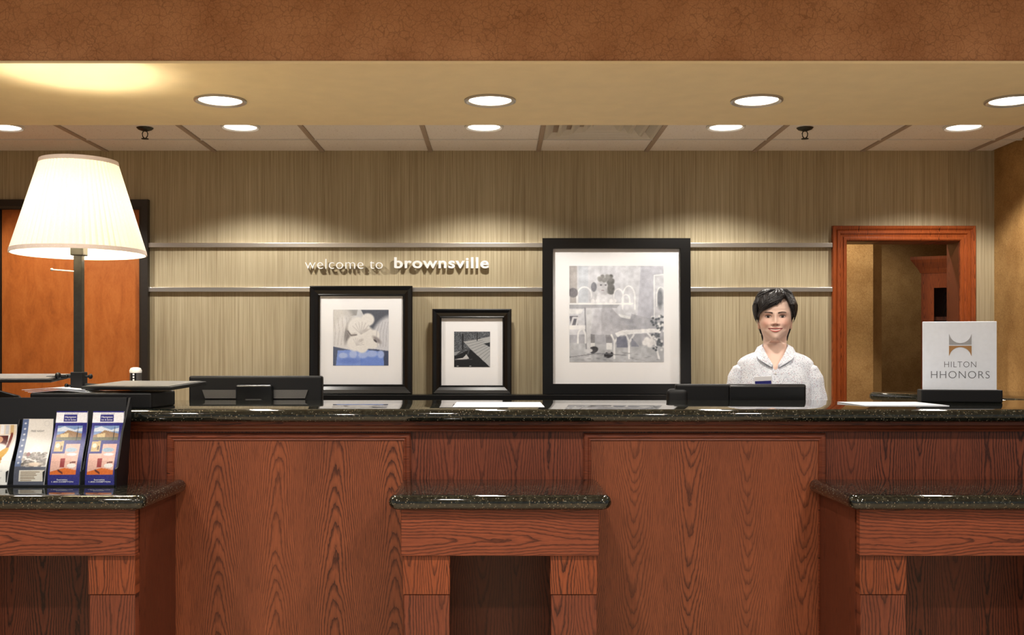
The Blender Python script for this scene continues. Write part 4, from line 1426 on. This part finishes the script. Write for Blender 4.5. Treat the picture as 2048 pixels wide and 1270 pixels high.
phis = np.concatenate([np.radians(np.linspace(-90, 90, 181)), np.radians(np.linspace(90, 270, 50))[1:-1]])
zs = np.concatenate([np.linspace(.1, -.118, 200), np.linspace(-.118, -.62, 60)[1:]])
PH, ZZ = np.meshgrid(phis, zs)
PH2 = (PH + PI) % (2 * PI) - PI
hx, hy = head_xyz(PH2, ZZ)
front = smooth(0.0, 0.05, -hy) * (np.cos(PH2) > 0)
ax = np.abs(hx)
z = ZZ
nose_h = np.interp(z, [-.0440, -.0405, -.035, -.029, -.015, 0.004, 0.016], [0, .009, .0205, .0195, .0115, .0045, 0])
nose_s = np.interp(z, [-.044, -.035, -.02, .01], [.0120, .0112, .0085, .0090])
d = nose_h * np.exp(-(hx / nose_s) ** 2)
d += .0065 * G(ax, z, .0125, -.0365, .0055, .0055)
d -= .0085 * G(ax, z, .030, -.005, .017, .0095)
d += .0035 * G(ax, z, .030, -.0055, .010, .0048)
d += .0035 * G(ax, z, .030, .0135, .022, .007)
d += .0075 * G(ax, z, .038, -.036, .015, .014)
d -= .0025 * G(ax, z, .036, -.058, .006, .012)
xm = np.clip(hx / .031, -1.2, 1.2)
lip_in = np.abs(hx) < .033
zt_, zi, zj, zl = -.0530 - .0012 * xm ** 2, -.0570 + .0022 * xm ** 2, -.0655 + .0104 * xm ** 2, -.0712 + .0158 * xm ** 2
d += .0035 * np.exp(-((z - (zt_ + zi) / 2) / .004) ** 2) * np.exp(-(hx / .022) ** 2)
d += .0045 * np.exp(-((z - (zj + zl) / 2) / .004) ** 2) * np.exp(-(hx / .019) ** 2)
d -= .0025 * np.exp(-((z - (zi + zj) / 2) / .003) ** 2) * np.exp(-(hx / .024) ** 2)
d += .004 * G(hx, z, 0, -.094, .014, .010)
hy = hy - d * front
# colour of skin, lips, teeth, eyes, brows, with shade and glint painted in
skin = np.zeros(hx.shape + (3,)) + np.array([243, 208, 190.])


def paint(m, c, al=1.0):
    global skin
    m = (np.clip(m, 0, 1) * al * (front > 0.2))[..., None]
    skin = skin * (1 - m) + np.array(c, float) * m


paint(G(ax, z, .042, -.034, .02, .018), (226, 148, 130), 0.45)
paint(G(hx, z, 0, -.036, .012, .008), (222, 150, 130), 0.4)
paint(G(ax, z, .030, -.001, .02, .010), (178, 124, 108), 0.6)  # eye sockets darkened as shade within the skin colour
edge = .0008
lips = smooth(-edge, edge, zt_ - z) * smooth(-edge, edge, z - zl) * smooth(.034, .031, ax)
paint(lips, (204, 112, 106))
mouth = smooth(-edge, edge, zi - z) * smooth(-edge, edge, z - zj) * smooth(.029, .026, ax)
paint(mouth, (236, 206, 196))
paint(mouth * smooth(.017, .026, ax), (92, 36, 36), 0.8)
paint(np.exp(-((z - zi) / .0011) ** 2) * smooth(.033, .029, ax), (120, 46, 48), 0.85)
ez = (z + 0.0055) / .0044
ex = (ax - .0300) / .0138
eye = smooth(1.06, 0.94, np.sqrt(ex ** 2 * (1 + 0.35 * ex ** 2) + ez ** 2))
paint(eye, (200, 182, 174))
ir = np.hypot(ax - .0297, z + .0045)
paint(eye * smooth(.0062, .0052, ir), (52, 38, 32))
paint(eye * smooth(.0030, .0024, ir), (12, 10, 10))
paint(smooth(.0011, .0006, np.hypot(ax - .0280, z + .0027)), (250, 250, 250))  # highlight glint painted onto each eye
upl = .0044 * np.sqrt(np.clip(1 - ex ** 2, 0, 1)) + .0008
paint(smooth(.0017, .0008, np.abs(z + .0055 - upl - .0006)) * smooth(1.08, .95, np.abs(ex)), (34, 24, 24), 0.95)
paint(smooth(.0010, .0004, np.abs(z + .0055 + upl - .001)) * smooth(1.0, .8, np.abs(ex)), (120, 76, 68), 0.6)
bx = (ax - .0115) / .034
brz = .0098 + .0045 * np.sin(np.clip(bx, 0, 1) * 2.5)
paint(smooth(.0040, .0020, np.abs(z - brz) * (1 + 0.8 * np.clip(bx, 0, 1))) * smooth(-.05, .05, bx) * smooth(1.05, .9, bx), (42, 30, 28), 0.92)
paint(smooth(.0042, .0022, np.hypot((ax - .0075), (z + .0415) * 1.8)), (120, 62, 54), 0.75)
nr, nc = hx.shape
P = np.stack([hx, hy, ZZ + EYE], -1).reshape(-1, 3)
idx = np.arange(nr * nc).reshape(nr, nc)
F = []
for i in range(nr - 1):
    a_, b_ = idx[i], idx[i + 1]
    F += np.stack([a_, b_, np.roll(b_, -1), np.roll(a_, -1)], 1).tolist()
F.append(idx[0][::-1].tolist()); F.append(idx[-1].tolist())
Cc = skin.reshape(-1, 3)
bmB = bmesh.new()
# ears, arms, hands, legs joined to the same body mesh
for s in (-1, 1):
    rings = []
    for k in range(9):
        t = k / 8
        zz = EYE - .055 + .062 * t
        rr = .013 * math.sin(PI * (0.12 + 0.8 * t)) + .002
        rings.append([(s * (.0665 + .004 * t + .006 * math.cos(2 * PI * i / 12)), .018 + .012 * t + rr * math.sin(2 * PI * i / 12), zz) for i in range(12)])
    loft(bmB, rings, True, True, True)
    sh_, el, wr = Vector((s * .122, .0, 1.212)), Vector((s * .180, .008, 1.035)), Vector((s * .135, -.165, .835))
    tube(bmB, [sh_, sh_.lerp(el, .5), el, el.lerp(wr, .35), wr], [.034, .036, .036, .036, .024], 14)
    pal = wr + Vector((-s * .02, -.045, -.02))
    rings = []
    for t, hw_, ht in ((0, .022, .016), (.4, .034, .014), (1, .038, .012), (1.15, .034, .010)):
        c0 = wr + (pal - wr) * (t * 1.45)
        rings.append([(c0.x + hw_ * math.cos(2 * PI * i / 14), c0.y, c0.z + ht * math.sin(2 * PI * i / 14)) for i in range(14)])
    loft(bmB, rings, True, True, True)
    kn = wr + (pal - wr) * 1.5
    for q, ln in enumerate((.062, .072, .068, .054)):
        ox = (q - 1.5) * .018 * (1)
        b0 = kn + Vector((ox, .008, 0))
        tube(bmB, [b0, b0 + Vector((0, -ln * .45, .003)), b0 + Vector((0, -ln * .8, -.010)), b0 + Vector((0, -ln, -.024))], [.0085, .008, .0075, .006], 8)
    b0 = wr + (pal - wr) * .6 + Vector((-s * .026, 0, 0))
    tube(bmB, [b0, b0 + Vector((-s * .022, -.02, -.006)), b0 + Vector((-s * .028, -.045, -.014))], [.011, .0095, .007], 8)
    tube(bmB, [(s * .085, .01, .88), (s * .088, .0, .5), (s * .09, .015, .28), (s * .09, .01, .06)], [.078, .056, .048, .034], 16)
off = len(P)
bmB.verts.index_update()
P2 = [tuple(v.co) for v in bmB.verts]
F2 = [[v.index + off for v in f.verts] for f in bmB.faces]
bmB.free()
me = bpy.data.meshes.new('body')
me.from_pydata(P.tolist() + P2, [], F + F2)
v_ = np.concatenate([Cc, np.zeros((len(P2), 3)) + np.array([232, 190, 168.])]) / 255.0
l_ = np.where(v_ <= 0.04045, v_ / 12.92, ((v_ + 0.055) / 1.055) ** 2.4)
at = me.color_attributes.new('ink', 'FLOAT_COLOR', 'POINT')
at.data.foreach_set('color', np.concatenate([l_, np.ones((len(l_), 1))], 1).astype(np.float32).ravel())
me.polygons.foreach_set('use_smooth', [True] * len(me.polygons))
bmt = bmesh.new(); bmt.from_mesh(me); bmesh.ops.recalc_face_normals(bmt, faces=bmt.faces[:]); bmt.to_mesh(me); bmt.free()
link('body', me, MT['skin'], person)

# hair: a shaped cap over the scalp plus swept locks
HL = [(-180, -.098), (-135, -.098), (-118, -.085), (-104, -.035), (-92, -.024), (-78, -.020), (-68, -.012), (-60, .006), (-48, .017), (-32, .0235), (-12, .034), (4, .044), (18, .058), (30, .068), (37, .067),
      (46, .052), (56, .030), (64, .006), (72, -.014), (92, -.022), (104, -.035), (118, -.085), (135, -.098), (180, -.098)]
HT = sorted([(.12, .0), (.117, .012), (.10, .016), (.08, .0195), (.05, .0215), (.02, .0195), (-.01, .0145), (-.03, .010), (-.1, .006)])
hph = np.radians(np.linspace(-180, 180, 241))[:-1]
rings = []
NT = 40
for k in range(NT + 1):
    t = k / NT
    ring = []
    for ph in hph:
        zl_ = float(np.interp(math.degrees(ph), [a for a, _ in HL], [b for _, b in HL]))
        zz = zl_ + (0.0995 - zl_) * (t ** 0.9)
        th = float(interp(HT, zz)) * min(1.0, 0.10 + 1.5 * t ** 0.6)
        th *= 1 + 0.10 * mnoise.noise(Vector((ph * 6, zz * 40, 1.3)))
        fl = 0.0016 * math.sin(ph * 46 + zz * 120 + 3 * mnoise.noise(Vector((ph * 3, zz * 20, 0))))
        x, y = head_xyz(np.array(ph), np.array(zz), th + fl * min(1, 4 * t))
        lift = 0.0170 * smooth(.03, .0995, np.array(zz))
        ring.append((float(x), float(y) + (0.004 if t == 0 and abs(ph) < 1.2 else 0), EYE + zz + float(lift)))
    rings.append(ring)
b = bmesh.new()
loft(b, rings, True, False, True)


def scalp(deg, zz, off):
    x, y = head_xyz(np.array(math.radians(deg)), np.array(zz), off)
    return Vector((float(x), float(y), EYE + zz + 0.0170 * float(smooth(.03, .0995, np.array(zz)))))


def lock(path, w, n=9):
    """a flat tapering lock of hair along (deg, z, offset) points"""
    pts = []
    for k in range(n):
        t = k / (n - 1) * (len(path) - 1)
        i = min(int(t), len(path) - 2)
        f = t - i
        q = [path[i][m] * (1 - f) + path[i + 1][m] * f for m in range(3)]
        pts.append(scalp(*q))
    rad = [w * (0.35 + 0.65 * math.sin(PI * min(1, 0.25 + 0.75 * k / (n - 1)))) * (1 if k < n - 1 else 0.25) for k in range(n)]
    tube(b, pts, rad, 6)


rg = random.Random(3)
for k in range(64):      # fringe swept from the parting over the forehead
    u = k / 63
    d0, z0 = 34 - 30 * rg.random(), .070 + .028 * rg.random()
    d1 = 14 - 80 * u
    z1 = float(np.interp(d1, [a for a, _ in HL], [q for _, q in HL])) - .003 + .007 * rg.random()
    lock([(d0, z0, .014), ((d0 + d1) / 2 + 4, (z0 + z1) / 2 + .016, .021), (d1, z1, .009)], .0042 + .002 * rg.random())
for s, a0, a1 in ((-1, 60, 100), (1, 40, 100)):      # sides
    for k in range(30):
        dg = s * (a0 + (a1 - a0) * rg.random())
        zb_ = float(np.interp(dg, [a for a, _ in HL], [q for _, q in HL])) - .004 + .008 * rg.random()
        lock([(dg * 0.7, .085, .016), (dg * 0.95, .045, .023), (dg, zb_, .011)], .0042)
for k in range(26):      # crown
    dg = -170 + 340 * rg.random()
    lock([(30, .0975, .016), (30 + (dg - 30) * 0.5, .094, .021), (dg, .060 + .02 * rg.random(), .022)], .0046)
for s in (-1, 1):        # nape wisps
    for k in range(12):
        dg = s * (110 + 26 * rg.random())
        lock([(dg, -.02, .010), (dg - s * 2, -.06, .007), (dg - s * 4, -.098 - .012 * rg.random(), .005)], .0042)
obj('hair', b, MT['hair'], person, smooth=True, sharp=70)

# shirt: open collar, sleeves to the elbow
SW = sorted([(1.318, .058), (1.304, .066), (1.296, .090), (1.286, .118), (1.272, .143), (1.255, .158), (1.235, .163), (1.21, .164), (1.15, .166), (1.05, .160), (.95, .166), (.86, .182)])
SF = sorted([(1.315, .060), (1.30, .066), (1.285, .074), (1.268, .084), (1.245, .094), (1.21, .106), (1.15, .116), (1.05, .110), (.95, .108), (.86, .11)])
SBk = sorted([(1.315, .064), (1.30, .074), (1.268, .090), (1.21, .105), (1.1, .11), (.86, .118)])
GAP = sorted([(1.315, 58), (1.29, 36), (1.265, 17), (1.24, 5), (1.228, 1.2), (.86, 1.2)])
b = bmesh.new()
outer, inner = [], []
zsS = [1.315 - 0.455 * k / 60 for k in range(61)]
for z_ in zsS:
    g = float(interp(GAP, z_))
    w_, f_, k_ = float(interp(SW, z_)), float(interp(SF, z_)), float(interp(SBk, z_))
    ro, ri = [], []
    for i in range(97):
        ph = math.radians(g + (360 - 2 * g) * i / 96)
        wr_ = 0.0028 * mnoise.noise(Vector((ph * 4, z_ * 22, 0.4))) + 0.003 * mnoise.noise(Vector((ph * 2 + z_ * 9, z_ * 9, 2.0)))
        for lst, o_ in ((ro, wr_), (ri, wr_ - .003)):
            c_, s_ = math.cos(ph), math.sin(ph)
            lst.append(((w_ + o_) * math.copysign(abs(s_) ** 0.85, s_), -(f_ + o_) * c_ if c_ > 0 else -(k_ + o_) * c_, z_))
    outer.append(ro); inner.append(ri)
full = [o_ + i_[::-1] for o_, i_ in zip(outer, inner)]
loft(b, full, True, True, True)
for s in (-1, 1):
    path = [(s * .095, .0, 1.246), (s * .129, .0, 1.222), (s * .151, .0, 1.182), (s * .166, .002, 1.11), (s * .176, .004, 1.04)]
    rad = [.032, .049, .050, .048, .048]
    rings = []
    for k in range(33):
        t = k / 32 * 4
        i = min(int(t), 3); f = t - i
        p = Vector(path[i]).lerp(Vector(path[i + 1]), f)
        r_ = rad[i] * (1 - f) + rad[i + 1] * f
        rings.append([(p.x + s * r_ * math.cos(a) * (1 + .10 * mnoise.noise(Vector((math.cos(a) * 1.6 + s * 5, math.sin(a) * 1.6, p.z * 20)))), p.y + r_ * 1.12 * math.sin(a),
                       p.z + r_ * .35 * math.cos(a) * (1 - k / 32)) for a in [2 * PI * q / 28 for q in range(28)]])
    loft(b, rings, True, True, True)
shirt = obj('shirt', b, MT['shirt'], person, smooth=True, sharp=60)
for s in (-1, 1):        # collar leaves
    b = bmesh.new()
    IN = [(0, .060, 1.338), (.040, .044, 1.334), (.0545, .0, 1.326), (.048, -.044, 1.310), (.032, -.074, 1.276), (.010, -.099, 1.240)]
    OU = [(0, .090, 1.306), (.058, .070, 1.303), (.086, .0, 1.298), (.080, -.052, 1.286), (.068, -.094, 1.266), (.016, -.112, 1.232)]

    def along(tab, t):
        t = t * (len(tab) - 1)
        i = min(int(t), len(tab) - 2)
        p0, p1, p2, p3 = (Vector(tab[max(0, min(len(tab) - 1, j))]) for j in (i - 1, i, i + 1, i + 2))
        f = t - i
        return 0.5 * (2 * p1 + (p2 - p0) * f + (2 * p0 - 5 * p1 + 4 * p2 - p3) * f * f + (3 * p1 - p0 - 3 * p2 + p3) * f ** 3)
    rings = []
    for k in range(31):
        pi_, po_ = along(IN, k / 30), along(OU, k / 30)
        md = (pi_ + po_) / 2
        nrm = Vector((md.x, md.y, 0)).normalized()
        up_ = pi_ + Vector((0, 0, .003))
        md = md + nrm * .006 + Vector((0, 0, .006))
        ring = [pi_ - nrm * .002 - Vector((0, 0, .022)), pi_ - nrm * .0015, up_, md, po_, po_ - nrm * .002, md - nrm * .003 - Vector((0, 0, .003)), pi_ + nrm * .001 - Vector((0, 0, .022))]
        rings.append([(s * q.x, q.y, q.z) for q in ring])
    loft(b, rings, True, True, True)
    obj('collar_leaf', b, MT['shirt'], shirt, smooth=True, sharp=50)
b = bmesh.new()
rings = [[(-.013, -float(interp(SF, z_)) - .003, z_), (.013, -float(interp(SF, z_)) - .004, z_), (.013, -float(interp(SF, z_)) + .002, z_), (-.013, -float(interp(SF, z_)) + .002, z_)] for z_ in [1.222 - .36 * k / 14 for k in range(15)]]
loft(b, rings, True, True, True)
obj('placket', b, MT['shirt'], shirt)
for z_ in (1.205, 1.13, 1.05, .97):
    b = bmesh.new(); sphere(b, (0, -float(interp(SF, z_)) - .0045, z_), (.005, .0018, .005), 12, 6)
    obj('button', b, MT['white'], shirt, smooth=True)
bd = obj('name_badge', B(-.038, .038, -.003, .0, -.018, .018, .001, 1), MT['ink_white'], person, (-.050, -.116, 1.176), (0.10, -0.05, -0.30))
obj('badge_band', B(-.036, .034, -.0038, -.003, -.016, -.002), MT['ink_blue'], bd)
b = bmesh.new()
loft(b, [[(w_ * math.cos(2 * PI * i / 32), .005 + d_ * math.sin(2 * PI * i / 32), z_) for i in range(32)] for w_, d_, z_ in ((.164, .104, .90), (.178, .116, .84), (.182, .118, .78), (.16, .1, .74))], True, True, True)
for s in (-1, 1):
    tube(b, [(s * .088, .01, .82), (s * .09, .0, .5), (s * .092, .012, .28), (s * .092, .01, .035)], [.092, .070, .062, .058], 18)
obj('trousers', b, MT['trouser'], person, smooth=True)
for s in (-1, 1):
    b = bmesh.new()
    loft(b, [[(s * .092 + w_ * math.cos(2 * PI * i / 18), y_ + d_ * math.sin(2 * PI * i / 18), z_) for i in range(18)] for w_, d_, y_, z_ in ((.042, .12, -.045, 0), (.045, .125, -.045, .02), (.043, .115, -.04, .04), (.038, .07, -.01, .065), (.034, .04, .015, .09))], True, True, True)
    obj('shoe', b, MT['black'], person, smooth=True)
